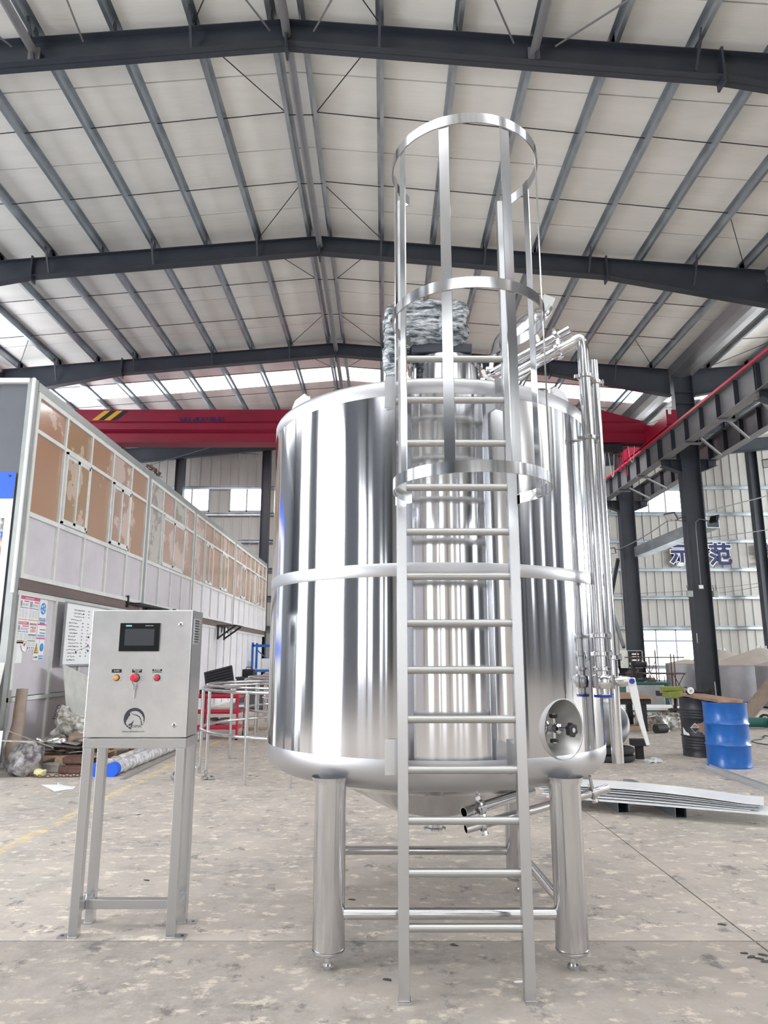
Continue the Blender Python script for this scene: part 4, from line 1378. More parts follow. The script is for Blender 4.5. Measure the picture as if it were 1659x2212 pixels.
# louvre on the right side
lv = put('louvre', MB().span((X1 - .004, 4.285, 1.575), (X1 + .006, 4.40, 1.725)), 'sheet_zinc', cb, bev=.002)
for k in range(9):
    z = 1.588 + .0155 * k
    put('vent_slot', MB().span((X1 + .005, 4.297, z), (X1 + .0075, 4.388, z + .007)), 'black', lv)
    put('vent_fin', MB().prism([(0, 0), (.010, -.004), (.012, -.002), (0, .005)], (X1 + .006, 4.295, z + .009), (1, 0, 0), (0, 0, 1), (0, .095, 0)), 'sheet_zinc', lv)
put('hinge_strip', MB().span((X1 - .004, CF + .016, 1.06), (X1 - .001, CF + .022, 1.765)), 'black', cb)
# emblem: dark disc with a pale horse head, name and web address below
ec_ = Fr(290, 1552.5)
er = .0605
emb = put('emblem_disc', MB().cyl((ec_.x, CF - .004, ec_.z), (ec_.x, CF - .0052, ec_.z), er, n=64), 'dark_paint', cb, label='dark round horse emblem')
E = lambda px, py: ((px - 720) / 265 * 2 * er, -(py - 1550) / 265 * 2 * er)
head = [(705, 1690), (690, 1662), (697, 1625), (672, 1612), (650, 1622), (632, 1624), (618, 1600), (624, 1575), (640, 1552), (650, 1525), (668, 1512), (664, 1482), (668, 1470), (684, 1488), (703, 1462),
        (740, 1458), (800, 1472), (835, 1520), (848, 1570), (846, 1610), (822, 1650), (806, 1640), (800, 1560), (780, 1530), (740, 1512), (702, 1506), (702, 1512), (745, 1520), (775, 1540), (795, 1580), (806, 1620),
        (800, 1640), (790, 1650), (776, 1660), (740, 1664), (720, 1668), (708, 1690)]
head = [(690, 1662), (697, 1625), (672, 1612), (650, 1622), (632, 1624), (618, 1600), (624, 1575), (640, 1552), (650, 1525), (668, 1512), (664, 1480), (668, 1468), (690, 1492), (703, 1503), (745, 1512), (780, 1532), (802, 1565), (812, 1625), (838, 1652),
        (800, 1672), (760, 1684), (700, 1690)]
put('horse_head', MB().prism([E(*p) for p in head], (ec_.x, CF - .0052, ec_.z), (1, 0, 0), (0, 0, 1), (0, -.0006, 0)), 'satin_steel', emb)
mane = [(676, 1466), (700, 1458), (745, 1455), (748, 1468), (752, 1458), (786, 1472), (784, 1486), (796, 1480), (820, 1510), (814, 1520), (828, 1520), (842, 1560), (832, 1562), (842, 1580), (838, 1605), (826, 1626), (818, 1590), (806, 1545), (784, 1518), (745, 1500), (705, 1496), (690, 1484)]
put('horse_mane', MB().prism([E(*p) for p in mane], (ec_.x, CF - .0052, ec_.z), (1, 0, 0), (0, 0, 1), (0, -.0007, 0)), 'satin_steel', emb)
put('horse_eye', MB().prism([E(*p) for p in ((654, 1538), (668, 1538), (662, 1548))], (ec_.x, CF - .0058, ec_.z), (1, 0, 0), (0, 0, 1), (0, -.0006, 0)), 'dark_paint', emb)
put('horse_jaw', MB().prism([E(*p) for p in ((716, 1560), (714, 1590), (700, 1625), (690, 1660), (640, 1640), (652, 1620), (690, 1600), (708, 1580))], (ec_.x, CF - .0058, ec_.z), (1, 0, 0), (0, 0, 1), (0, -.0006, 0)), 'dark_paint', emb)
n_ = Fr(289, 1569.5)
t1 = text('lettering', 'ENMA', .0215, 'dark_paint', cb, (ec_.x - .0155, CF - .0066, ec_.z - .0425), (1, 0, 0), (0, 0, 1), .0004, ax='LEFT')
t2 = text('lettering', 'CH', .0215, 'white', cb, (ec_.x - .0165, CF - .0066, ec_.z - .0425), (1, 0, 0), (0, 0, 1), .0004, ax='RIGHT')
n_ = Fr(288, 1580)
text('lettering', 'www.sdchenma.com', .0155, 'dark_paint', cb, (n_.x, CF - .0045, n_.z), (1, 0, 0), (0, 0, 1), .0003)

# ================================================================ LEFT SIDE: things on and by the office wall
PX = LX + .012           # face of the lower wall panels
mat('print_grey', (0.30, 0.31, 0.33), 0.0, 0.6)
mat('print_blue', (0.08, 0.35, 0.60), 0.0, 0.6)
mat('print_orange', (0.75, 0.35, 0.15), 0.0, 0.6)


def poster(name, label, cat, y0, y1, z0, z1, m='paper', lift=.004, group=None):
    t = thing(name, label, cat, (PX, (y0 + y1) / 2, z0), group)
    put('sheet', MB().span((PX + lift - .003, y0, z0), (PX + lift, y1, z1)), m, t)
    x = PX + lift
    return t, lambda nm, a, b, c, d, mm, th=.001: put(nm, MB().span((x, y0 + (y1 - y0) * a, z0 + (z1 - z0) * b), (x + th, y0 + (y1 - y0) * c, z0 + (z1 - z0) * d)), mm, t), x


def wtext(t, x, body, size, m, y, z, depth=.0006):
    return text('lettering', body, size, m, t, (x + .0015, y, z), (0, 1, 0), (0, 0, 1), depth)


def notice_board(lab, y0, y1, z0, z1, lift, cols=2):
    t, r, x = poster('safety_poster', lab, 'poster', y0, y1, z0, z1, 'paper', lift)
    r('header', 0, .88, 1, 1, 'pink_print')
    wtext(t, x, '特种设备安全使用告知', (z1 - z0) * .075, 'paper', (y0 + y1) / 2, z0 + (z1 - z0) * .94)
    for c in range(cols):
        a, b = (c + .04) / cols, (c + .96) / cols
        w_ = b - a
        r('picture', a + .02 * w_, .60, a + w_ * .32, .83, 'print_grey')
        r('title_bar', a + w_ * .5, .79, b, .84, 'pink_print')
        for q in range(4):
            r('figure', a + w_ * (.40 + .15 * q), .62, a + w_ * (.47 + .15 * q), .74, 'print_grey')
        r('rule', a, .53, a + w_ * .35, .57, 'pink_print')
        r('rule', a + w_ * .35, .53, b, .57, 'print_blue')
        for q in range(7):
            for p in range(3):
                r('text_line', a + w_ * (.33 * p + .02), .16 + .05 * q, a + w_ * (.33 * p + .28), .175 + .05 * q, 'print_grey')
        r('foot_rule', a, .06, b, .10, 'print_orange')
    return t


notice_board('pink-headed safety poster with two picture columns, topmost on the lilac wall', 10.36, 10.98, 2.02, 2.38, .004)
notice_board('pink-headed safety poster with one picture column, below the wider pink poster', 10.33, 10.72, 1.70, 2.01, .004, 1)
t, r, x = poster('blue_sign', 'white sign with a blue round emblem beside the topmost pink poster', 'sign', 11.0, 11.24, 2.04, 2.38)
c = Vector((x, 11.12, 2.24))
put('roundel', MB().cyl(c, c + Vector((.001, 0, 0)), .09, n=40), 'blue_sign', t)
for k in range(5):
    a = k * 2 * PI / 5
    put('hand_mark', MB().cyl(c + Vector((.001, math.cos(a) * .05, math.sin(a) * .05)), c + Vector((.002, math.cos(a) * .05, math.sin(a) * .05)), .018, n=14), 'paper', t)
r('caption', .08, .02, .92, .17, 'blue_sign')
wtext(t, x, '必须洗手', .045, 'paper', 11.12, 2.072)
t, r, x = poster('red_letter_poster', 'poster with two lines of red characters, over the lower pink poster', 'poster', 10.70, 10.96, 1.62, 2.02, 'paper', .010)
wtext(t, x, '职业危害告知', .035, 'black', 10.83, 1.985)
wtext(t, x, '严禁违章', .045, 'red_button', 10.84, 1.93)
wtext(t, x, '注意安全', .045, 'red_button', 10.84, 1.885)
for z in (.50, .28):
    r('black_bar', .05, z, .95, z + .05, 'print_grey')
for q in range(7):
    r('text_line', .06, .12 + .05 * q + (.1 if q > 2 else 0), .45, .135 + .05 * q + (.1 if q > 2 else 0), 'print_grey')
    r('text_line', .52, .12 + .05 * q + (.1 if q > 2 else 0), .94, .135 + .05 * q + (.1 if q > 2 else 0), 'print_grey')
r('pink_square', .04, .01, .2, .09, 'pink_print')
for q in range(3):
    r('blue_square', .3 + .22 * q, .02, .42 + .22 * q, .08, 'print_blue')
t, r, x = poster('pictogram_poster', 'white poster with red rules and small blue pictograms under the blue hand sign', 'poster', 10.97, 11.25, 1.78, 2.03, 'paper', .012)
wtext(t, x, '有限空间作业', .028, 'black', 11.11, 2.012)
r('red_rule', 0, .82, 1, .90, 'pink_print'); r('red_foot', 0, 0, 1, .07, 'pink_print')
r('black_rule', .3, .53, .95, .57, 'black'); r('black_rule', .3, .33, .95, .37, 'black')
for q in range(6):
    r('pictogram', .1 + .14 * q, .12, .2 + .14 * q, .24, 'print_blue')
t, r, x = poster('warning_sign', 'small white sign with a yellow warning triangle, beside the blue oval sign', 'sign', 10.93, 11.09, 1.46, 1.775)
put('triangle', MB().prism([(-.065, -.08), (.065, -.08), (0, .08)], (x, 11.01, 1.64), (0, 1, 0), (0, 0, 1), (.001, 0, 0)), 'black', t)
put('triangle_fill', MB().prism([(-.05, -.07), (.05, -.07), (0, .055)], (x + .001, 11.01, 1.64), (0, 1, 0), (0, 0, 1), (.001, 0, 0)), 'yellow', t)
wtext(t, x + .001, '⚡', .07, 'black', 11.01, 1.62)
wtext(t, x, '当心触电', .032, 'black', 11.01, 1.50)
t, r, x = poster('oval_sign', 'small white sign with a blue disc, right of the yellow warning triangle', 'sign', 11.10, 11.26, 1.46, 1.775)
c = Vector((x, 11.18, 1.65))
put('disc', MB().cyl(c, c + Vector((.001, 0, 0)), .062, n=36), 'blue_sign', t)
put('head_mark', MB().cyl(c + Vector((.001, 0, .01)), c + Vector((.002, 0, .01)), .03, n=24), 'print_blue', t)
r('caption', .08, .03, .92, .22, 'print_blue')
wtext(t, x, '必须戴帽', .032, 'paper', 11.18, 1.50)
t, r, x = poster('torn_notice', 'white paper notice with a torn curling corner, lowest on the lilac wall', 'notice', 10.34, 10.60, 1.42, 1.74)
for q in range(9):
    r('text_line', .08, .1 + .09 * q, .36, .115 + .09 * q, 'print_grey')
mb = MB()
cv = [(10.50, 1.70), (10.58, 1.66), (10.68, 1.72), (10.70, 1.66), (10.62, 1.58), (10.56, 1.60)]
mb.add([(PX + .02 + .02 * math.sin(i * 1.9), a, b) for i, (a, b) in enumerate(cv)] + [(PX + .03, 10.60, 1.65)], [(i, (i + 1) % 6, 6) for i in range(6)])
put('torn_corner', mb, 'paper', t)

# whiteboard hung off the wall
wbx = OX + .16
w = thing('whiteboard', 'large whiteboard with handwritten job list hung on the lilac wall', 'whiteboard', (wbx, 12.4, 1.38))
put('board', MB().span((wbx - .02, 11.56, 1.39), (wbx, 13.6, 2.36)), 'white', w)
put('frame', MB().span((wbx - .025, 11.53, 1.36), (wbx + .006, 13.63, 1.39)).span((wbx - .025, 11.53, 2.36), (wbx + .006, 13.63, 2.385)).span((wbx - .025, 11.53, 1.39), (wbx + .006, 11.555, 2.36)).span((wbx - .025, 13.6, 1.39), (wbx + .006, 13.63, 2.36)), 'alu_post', w)
for yy in (11.8, 13.3):
    put('hanger', MB().span((LX + .05, yy, 2.0), (wbx - .02, yy + .03, 2.03)), 'alu_post', w)
random.seed(5)


def scribble(y, z, L, hgt, m='soft_black'):
    pts = [(wbx + .002, y + L * k / (L * 90 + 3), z + random.uniform(-hgt, hgt)) for k in range(int(L * 90) + 3)]
    mb = MB().tube(pts, .0028, 4, cap=False)
    put('handwriting', mb, m, w)


for k in range(16):
    z = 2.27 - .054 * k
    scribble(11.66 + .1 * random.random() + (.1 if k < 3 else 0), z, .28 + .15 * random.random(), .010)
    for q in (12.18, 12.40):
        if k != 3 and k < 15:
            scribble(q + random.uniform(-.02, .02), z + .005, .07, .010)
scribble(12.75, 1.42, .45, .010)
for p0, p1 in (((12.5, 1.88), (12.95, 2.06)), ((12.45, 1.72), (12.75, 1.60)), ((12.0, 1.60), (12.5, 1.68))):
    put('handwriting', MB().cyl((wbx + .002, *p0), (wbx + .002, *p1), .003, n=4), 'soft_black', w)
for k, (y, z, m) in enumerate(((12.48, 1.84, 'rust'), (12.49, 1.70, 'pink_print'), (12.02, 1.58, 'rust'), (13.0, 2.28, 'rust'), (12.50, 1.61, 'machine_green'), (12.62, 1.61, 'machine_green'), (12.74, 1.61, 'machine_green'), (12.9, 1.85, 'red_button'))):
    put('magnet', MB().cyl((wbx, y, z), (wbx + .014, y, z), .018 if k < 7 else .03, n=14), m, w)

# wall brackets (folding shelves) on the office wall
def wall_bracket(y0, y1, z, out, label, arm=True):
    t = thing('wall_shelf', label, 'wall bracket', (OX + .05, (y0 + y1) / 2, z))
    put('shelf', MB().span((OX + .05, y0, z - .02), (OX + .05 + out, y1, z)), 'soft_black', t)
    for yy in (y0 + .1, y1 - .1):
        b = put('arm', MB().beam((OX + .06, yy, z - .42), (OX + out - .02, yy, z - .03), .05, .05).beam((OX + .07, yy, z - .45), (OX + .07, yy, z - .03), .05, .04).beam((OX + .3 * out, yy, z - .04), (OX + .3 * out, yy, z - .24), .03, .03), 'soft_black', t)


wall_bracket(22.5, 23.6, 2.50, .62, 'black folding wall shelf with diagonal arms, beyond the control cabinet')
t = thing('wall_hinge_arm', 'black hinged steel arm just above the control cabinet top', 'wall bracket', (OX + .05, 15.2, 2.58))
put('plate', MB().span((OX + .05, 14.6, 2.57), (OX + .30, 16.6, 2.595)), 'soft_black', t)
put('arm', MB().beam((OX + .1, 15.6, 2.54), (OX + .28, 17.2, 2.58), .05, .04).cyl((OX + .27, 17.1, 2.57), (OX + .27, 17.1, 2.63), .04, n=12), 'soft_black', t)
put('bracket', MB().span((OX + .03, 14.55, 2.50), (OX + .07, 14.60, 2.74)), 'soft_black', t)
t = thing('office_wire', 'tangle of wire on the office roof edge', 'wire', (OX, 15.6, 5.6))
random.seed(11)
for k in range(3):
    pts = []
    for i in range(26):
        a = i * .9 + k
        pts.append((OX + .02 + .06 * math.sin(a * 1.3), 15.4 + .03 * i + .14 * math.cos(a), 5.64 + .09 * abs(math.sin(a * .7 + k))))
    put('strand', MB().tube(pts, .008, 5), 'rust', t)

# leaning sheets, tube, bags
def slab_between(name, label, cat, pts, m, th=.01, nrm=None):
    """a thin board through four corners"""
    a, b, c, d = [Vector(p) for p in pts]
    n = (b - a).cross(d - a).normalized() * th
    base = (a + d) / 2
    t = MB().add([a, b, c, d, a + n, b + n, c + n, d + n], [(0, 1, 2, 3), (7, 6, 5, 4), (0, 4, 5, 1), (1, 5, 6, 2), (2, 6, 7, 3), (3, 7, 4, 0)])
    return put(name, t, m, None, label=label, cat=cat, at=(base.x, base.y, min(a.z, b.z, c.z, d.z)))


slab_between('leaning_board', 'tall scratched grey board leaning by the pallet, behind the control cabinet', 'board',
             [(-4.78, 11.28, .20), (-4.98, 11.28, 1.40), (-4.9, 12.5, 1.10), (-4.70, 12.5, .20)], 'worn_sheet')
a1_, a2_ = G(-40, 1700), G(13, 1683)
slab_between('pale_blue_sheet', 'pale blue sheet standing at the lower left edge of the photo', 'sheet', [(-5.5, 9.44, .0), (-4.87, 9.44, .0), (-4.87, 9.47, .58), (-5.5, 9.47, .58)], 'sheet_zinc')
q0 = D(12, 1432, 9.85)
slab_between('grey_green_board', 'grey green board leaning on the office corner at the left edge', 'board', [(-6.2, 9.7, 0), (q0.x - .10, 9.7, 0), (q0.x - .08, 10.0, q0.z), (-6.2, 10.0, q0.z)], 'worn_sheet', .015)
tb = put('cardboard_tube', MB().tube([(-5.12, 10.36, 1.06), (-5.10, 10.30, .6), (-5.05, 10.12, .30), (-4.98, 10.0, .07)], [.075, .08, .10, .075], 16), 'kraft', None, 50,
         label='brown roll of sheeting leaning in the office corner', cat='roll', at=(-5.0, 10.05, 0))


def bag(name, label, cat, c, d, m, seed, amp=.09, n=(16, 14, 14), rnd=.16):
    return put(name, lumpy(MB(), c, d, n, amp, seed, rnd, 4.5), m, None, 90, label=label, cat=cat, at=(c[0], c[1], c[2] - d[2] / 2))


# pallet with scrap
P0 = Vector((-4.95, 10.45, 0))
u_ = Vector((.22, 1, 0)).normalized()
pl = thing('wooden_pallet', 'wooden pallet loaded with steel offcuts below the posters', 'pallet', (-4.4, 11.1, 0))
pa_, pb_, pc_ = G(48, 1662), G(178, 1662), G(262, 1622)
pa_ = Vector((-4.93, 10.35, 0)); pb_ = Vector((-4.10, 10.30, 0)); L1 = 2.1
ex = (pb_ - pa_).normalized(); ey = Vector((0, 1, 0))
for j in range(7):
    o = pa_ + ey * (.02 + j * .31)
    put('deck_board', MB().beam(o + Vector((0, .05, .150)), o + ex * .86 + Vector((0, .05, .150)), .12, .022), 'pallet_wood', pl)
for i in range(3):
    o = pa_ + ex * (.04 + .385 * i)
    put('stringer_board', MB().beam(o + Vector((0, 0, .127)), o + ey * 1.98 + Vector((0, 0, .127)), .10, .022), 'pallet_wood', pl)
    put('bottom_board', MB().beam(o + Vector((0, 0, .011)), o + ey * 1.98 + Vector((0, 0, .011)), .10, .022), 'pallet_wood', pl)
    for j in range(3):
        put('block', MB().box(o + ey * (.06 + .93 * j) + Vector((0, 0, .069)), (.11, .12, .094)), 'pallet_wood', pl)
random.seed(21)
mat('scrap_steel', (0.10, 0.095, 0.09), 0.4, 0.5, var=.3, vscale=5)
mat('scrap_light', (0.42, 0.39, 0.36), 0.3, 0.5, var=.3, vscale=9)
hgt = .162
for k in range(74):
    x = pa_.x + random.uniform(.05, .82)
    y = 10.45 + 1.8 * random.random()
    z = .175 + .10 * (k / 74) + random.uniform(0, .02)
    R_ = Matrix.Rotation(random.uniform(0, 3.1), 3, 'Z') @ Matrix.Rotation(random.uniform(-.22, .22), 3, 'X') @ Matrix.Rotation(random.uniform(-.2, .2), 3, 'Y')
    sx, sy = random.uniform(.12, .34), random.uniform(.07, .16)
    t = put('steel_offcut', MB().box((0, 0, 0), (sx, sy, random.uniform(.006, .016)), R_), random.choice(['scrap_steel', 'scrap_steel', 'rust', 'scrap_light']), None, at=(0, 0, 0),
            label='small flat steel offcut lying in the heap on the pallet', cat='offcut', group='steel offcuts on the pallet')
    t.location = (x, y, z)
for k, (x, y, z, a, sx, sy) in enumerate(((-4.62, 10.42, .30, .15, .75, .34), (-4.28, 10.75, .30, -.2, .60, .35), (-4.05, 11.0, .36, .5, .5, .4))):
    t = put('steel_plate', MB().box((0, 0, 0), (sx, sy, .008), Matrix.Rotation(a, 3, 'Z') @ Matrix.Rotation(.1 - .1 * k, 3, 'Y')), 'scrap_steel', None, at=(0, 0, 0),
            label=['wide dark steel plate on top of the scrap heap, nearest the office corner', 'dark steel plate in the middle of the scrap heap', 'dark steel plate on the scrap heap, nearest the control cabinet'][k], cat='steel plate')
    t.location = (x, y, z)
for k, (x, y, a) in enumerate(((-4.42, 10.50, -.35), (-4.22, 10.62, .45), (-4.16, 10.52, .5))):
    mb = MB().box((0, 0, 0), (.26, .10, .008))
    t = put('perforated_plate', mb, 'scrap_light', None, at=(0, 0, 0), label=['leftmost of three pale perforated plates on the scrap heap', 'middle of three pale perforated plates on the scrap heap', 'rightmost of three pale perforated plates on the scrap heap'][k], cat='perforated plate')
    for i in range(4):
        for j in range(2):
            put('hole', MB().box((-.09 + .06 * i, -.02 + .04 * j, .0045), (.022, .016, .001)), 'black', t)
    t.location = (x, y, .315 + .012 * k); t.rotation_euler = (.12, .1, a)
bag('paper_sack', 'crumpled pale sack with printed letters, on top of the scrap', 'sack', (-4.66, 11.05, .46), (.46, .40, .36), 'plastic_bag', 3, .12)
put('sack_peak', lumpy(MB(), (-4.80, 11.02, .68), (.17, .2, .22), (10, 8, 10), .05, 6, .07, 6), 'plastic_bag', bpy.data.objects['paper_sack'], 90)
text('lettering', 'TISCO', .08, 'soft_black', bpy.data.objects['paper_sack'], (-4.83, 10.88, .70), (.25, 0, 1), (-1, 0, .25), .002)
bag('brown_sack', 'flat brown sack lying below the pale printed sack', 'sack', (-4.30, 10.72, .36), (.46, .30, .14), 'kraft', 8, .07, rnd=.07)
bag('foil_bundle', 'small heap of crumpled foil on the steel plate at the left of the scrap', 'foil', (-4.72, 10.5, .345), (.36, .18, .10), 'strip_coil_steel', 5, .05, rnd=.04)
bag('bin_bag', 'dull grey plastic bag slumped beside the pale blue sheet', 'bag', (-4.70, 9.76, .20), (.42, .42, .42), 'grey_bag', 2, .10)
for k, (x0, y0, x1, y1, z0, z1) in enumerate(((-4.95, 9.75, -4.50, 10.1, .55, .30), (-4.92, 9.50, -4.46, 9.50, .46, .44))):
    t = put('steel_strip', MB().beam((x0, y0, z0), (x1, y1, z1), .09, .012), 'scrap_light', None, label=['upper of two flat strips leaning over the grey bag', 'lower of two flat strips leaning over the grey bag'][k], cat='strip', at=(x0, y0, z0))
for k, (x, y, z) in enumerate(((-4.13, 9.88, .0), (-4.10, 9.93, .115))):
    t = thing('brake_block', ['lower of the two stacked rusty steel blocks by the pallet', 'upper of the two stacked rusty steel blocks by the pallet'][k], 'steel block', (x, y, z))
    put('body', MB().box((x, y, z + .05), (.30, .13, .09), Matrix.Rotation(.1, 3, 'Z')), 'rust', t, bev=.012)
    put('lug', MB().box((x + .02, y, z + .102), (.20, .09, .012), Matrix.Rotation(.1, 3, 'Z')), 'rust', t)
t = put('concrete_block', MB().box((-4.42, 9.98, .06), (.26, .14, .11), Matrix.Rotation(-.15, 3, 'Z')), 'scrap_light', None, bev=.01, label='grey concrete block half under the pallet front', cat='block', at=(-4.42, 9.98, 0))
t = put('yellow_rag', lumpy(MB(), (-4.42, 9.66, .05), (.13, .10, .09), (10, 8, 8), .03, 4, .04, 9), 'yellow', None, 80, label='small yellow crumpled rag on the floor by the chain', cat='rag', at=(-4.42, 9.66, 0))
t.data.materials[0] = mat('pale_yellow', (.80, .74, .40), 0, .7)
ch = thing('rusty_chain', 'rusty chain lying on the floor in front of the pallet', 'chain', (-4.2, 9.7, 0))
cpts = [(-4.62, 9.72), (-4.52, 9.58), (-4.35, 9.50), (-4.15, 9.56), (-3.98, 9.56), (-3.84, 9.66), (-3.72, 9.82), (-3.60, 9.98)]
dense = []
for (a, b), (c, d) in zip(cpts[:-1], cpts[1:]):
    for q in range(4):
        dense.append((a + (c - a) * q / 4, b + (d - b) * q / 4))
lm = {}
for k, ((a, b), (c, d)) in enumerate(zip(dense[:-1], dense[1:])):
    an = math.atan2(d - b, c - a)
    key = k % 2
    if key not in lm:
        pts = [(math.cos(s) * .030, math.sin(s) * .015, 0) for s in [2 * PI * i / 10 for i in range(10)]]
        if key:
            pts = [(x_, 0, y_) for x_, y_, _ in pts]
        lm[key] = MB().tube(pts, .006, 5, True).mesh('link', 'rust')
    inst('link', lm[key], ch, ((a + c) / 2, (b + d) / 2, .012 if key == 0 else .021), (0, 0, an))
t = put('white_rag', MB(), 'white', None) if False else None
rg = [G(x, y) for x, y in ((88, 1696), (122, 1699), (125, 1690), (133, 1698), (150, 1703), (165, 1699), (158, 1706), (140, 1707), (118, 1711), (104, 1703))]
cen = sum(rg, Vector()) / len(rg)
mb = MB(); mb.add([cen + Vector((0, 0, .03))] + [cen + (p - cen) * .55 + Vector((0, 0, .02 + .012 * math.sin(i * 2.3))) for i, p in enumerate(rg)] + [p + Vector((0, 0, .004)) for p in rg],
                  [(0, 1 + i, 1 + (i + 1) % 10) for i in range(10)] + [(1 + i, 11 + i, 11 + (i + 1) % 10, 1 + (i + 1) % 10) for i in range(10)])
put('white_rag', mb, 'white', None, 60, label='white rag spread on the floor before the pallet', cat='rag', at=(cen.x, cen.y, 0))
t = put('tie_rod_end', MB().cyl((-3.74, 9.62, .02), (-3.58, 9.72, .02), .016, n=10).cyl((-3.60, 9.71, .0), (-3.60, 9.71, .05), .03, n=12), 'dull_steel', None, 40, label='small steel fitting on the floor right of the rusty blocks', cat='fitting', at=(-3.66, 9.67, 0))

# wrapped pipes on the floor
for k, (xo, lab) in enumerate(((0, 'right of two long plastic-wrapped tubes on the floor behind the cabinet stand'), (-.20, 'left of two long plastic-wrapped tubes on the floor behind the cabinet stand'))):
    a = Vector((-3.50 + xo, 9.62, .085)); b = Vector((-3.42 + xo, 14.2, .085))
    t = thing('wrapped_tube', lab, 'tube', (a.x, a.y, 0))
    pts = [a + (b - a) * i / 60 for i in range(61)]
    rr = [.080 + .006 * math.sin(i * 1.7) + .004 * math.sin(i * 4.1) for i in range(61)]
    put('film_wrap', MB().tube(pts, rr, 18), 'wrap_film', t, 60)
    put('blue_end_cap', MB().cyl(a - Vector((0, .03, 0)), a + Vector((0, .10, 0)), .086, n=24), 'banner_blue', t, 40, label='blue end cap')
t = put('flat_bar', MB().beam((-3.27, 9.35, .008), (-3.30, 12.3, .008), .05, .014), 'dull_steel', None, label='flat steel bar on the floor beside the wrapped tubes', cat='bar', at=(-3.27, 9.35, 0))


# round stainless rail frames
def ring_frame(cx, cy, r, legs_, label, rail=.022, rings=(1.08, .55), stub=False):
    t = thing('ring_frame', label, 'ring frame', (cx, cy, 0))
    for z in rings:
        put('ring', MB().tube([(cx + r * math.cos(a), cy + r * math.sin(a), z) for a in [2 * PI * k / 72 for k in range(72)]], rail, 10, True), 'pipe_steel', t, 60)
    put('ring', MB().tube([(cx + (r - .06) * math.cos(a), cy + (r - .06) * math.sin(a), rings[0] + .05) for a in [2 * PI * k / 72 for k in range(72)]], rail * .8, 8, True), 'pipe_steel', t, 60)
    for a in legs_:
        put('leg', MB().cyl((cx + r * math.cos(a), cy + r * math.sin(a), 0), (cx + r * math.cos(a), cy + r * math.sin(a), rings[0]), .022, n=14), 'pipe_steel', t, 40)
    return t


def ang(cx, cy, p):
    return math.atan2(p[1] - cy, p[0] - cx)


c1 = (-.72, 10.55)
ring_frame(*c1, 1.84, [ang(*c1, p) for p in ((-2.34, 9.53), (-1.67, 8.97), (-1.1, 8.72), (-2.55, 10.3), (-2.4, 11.4), (.3, 8.9), (.9, 11.5), (-.7, 12.4), (-2.47, 9.9))], 'round stainless rail frame nearest, left of the tank')
c2 = (-.85, 14.4)
ring_frame(*c2, 1.85, [ang(*c2, p) for p in ((-2.7, 13.8), (-2.4, 13.2), (-1.7, 12.7), (-.8, 12.5), (-2.7, 15.1), (-1, 16.3), (.8, 13.5))], 'round stainless rail frame behind the nearest one')
c3 = (-1.15, 18.3)
ring_frame(*c3, 1.85, [ang(*c3, p) for p in ((-3.1, 17.3), (-2.7, 16.6), (-1.9, 16.1), (-3.2, 18.4), (-1, 19.7))], 'farthest round stainless rail frame, below the blue rack')
t = put('bent_pipe', MB().tube([(-2.36 + .35 * math.cos(a), 9.72 + .62 * math.sin(a), .13) for a in [PI * .72 + PI * .75 * k / 14 for k in range(15)]], .026, 12), 'pipe_steel', None, 60,
        label='short curved pipe by the left foot of the nearest rail frame', cat='pipe', at=(-2.6, 9.7, .1))
t.location.z -= .10
for k, px in enumerate((442, 456)):
    c = G(px, 1684)
    t = put('pipe_ferrule', MB().lathe([(.03, 0), (.045, .01), (.045, .03), (.03, .04), (.022, .04), (.022, 0)], (c.x, c.y, .001), 20, (0, 0, 1)), 'pipe_steel', None, 40, label=['left of two small steel ferrules on the floor', 'right of two small steel ferrules on the floor'][k], cat='ferrule', at=(c.x, c.y, 0))
# red service cart with an open black case
ct = thing('service_cart', 'red steel service cart behind the nearest rail frame', 'cart', (-3.05, 14.1, 0))
for z in (.22, .50, .78):
    put('shelf', MB().span((-3.50, 13.7, z - .03), (-2.72, 14.4, z)).span((-3.50, 13.7, z - .03), (-2.72, 13.72, z + .05)), 'red_cart', ct)
for x in (-3.49, -2.73):
    for y in (13.71, 14.39):
        put('upright', MB().box((x, y, .46), (.04, .04, .72)), 'red_cart', ct)
        put('caster', MB().cyl((x - .02, y, .05), (x + .02, y, .05), .05, n=14), 'rubber', ct)
cs2 = thing('open_case', 'open black ribbed tool case on the red service cart', 'tool case', (-3.2, 14.0, .78))
put('case_base', MB().span((-3.48, 13.8, .785), (-2.95, 14.3, .90)), 'soft_black', cs2)
lid = MB().beam((-3.50, 14.25, .90), (-3.52, 14.45, 1.34), .55, .05, (1, 0, 0))
mb = MB().box((0, 0, 0), (.56, .05, .42))
for k in range(7):
    mb.box((0, -.035, -.17 + .056 * k), (.50, .02, .018))
for v in mb.v:
    v.rotate(Matrix.Rotation(-.35, 3, 'X')); v.rotate(Matrix.Rotation(-.25, 3, 'Y')); v += Vector((-3.24, 14.36, 1.08))
put('case_lid', mb, 'soft_black', cs2)
for k in range(3):
    t = put('grey_motor', MB().cyl((-3.35 + .25 * k, 14.0, .30 if k < 2 else .58), (-3.2 + .25 * k, 14.15, .30 if k < 2 else .58), .075, n=16).box((-3.28 + .25 * k, 14.05, .245 if k < 2 else .525), (.14, .12, .04)), 'tank_grey', None, 40,
            label=['left grey motor on the bottom shelf of the red cart', 'middle grey motor on the bottom shelf of the red cart', 'grey motor on the middle shelf of the red cart'][k], cat='motor', at=(-3.28 + .25 * k, 14.05, .22 if k < 2 else .5))
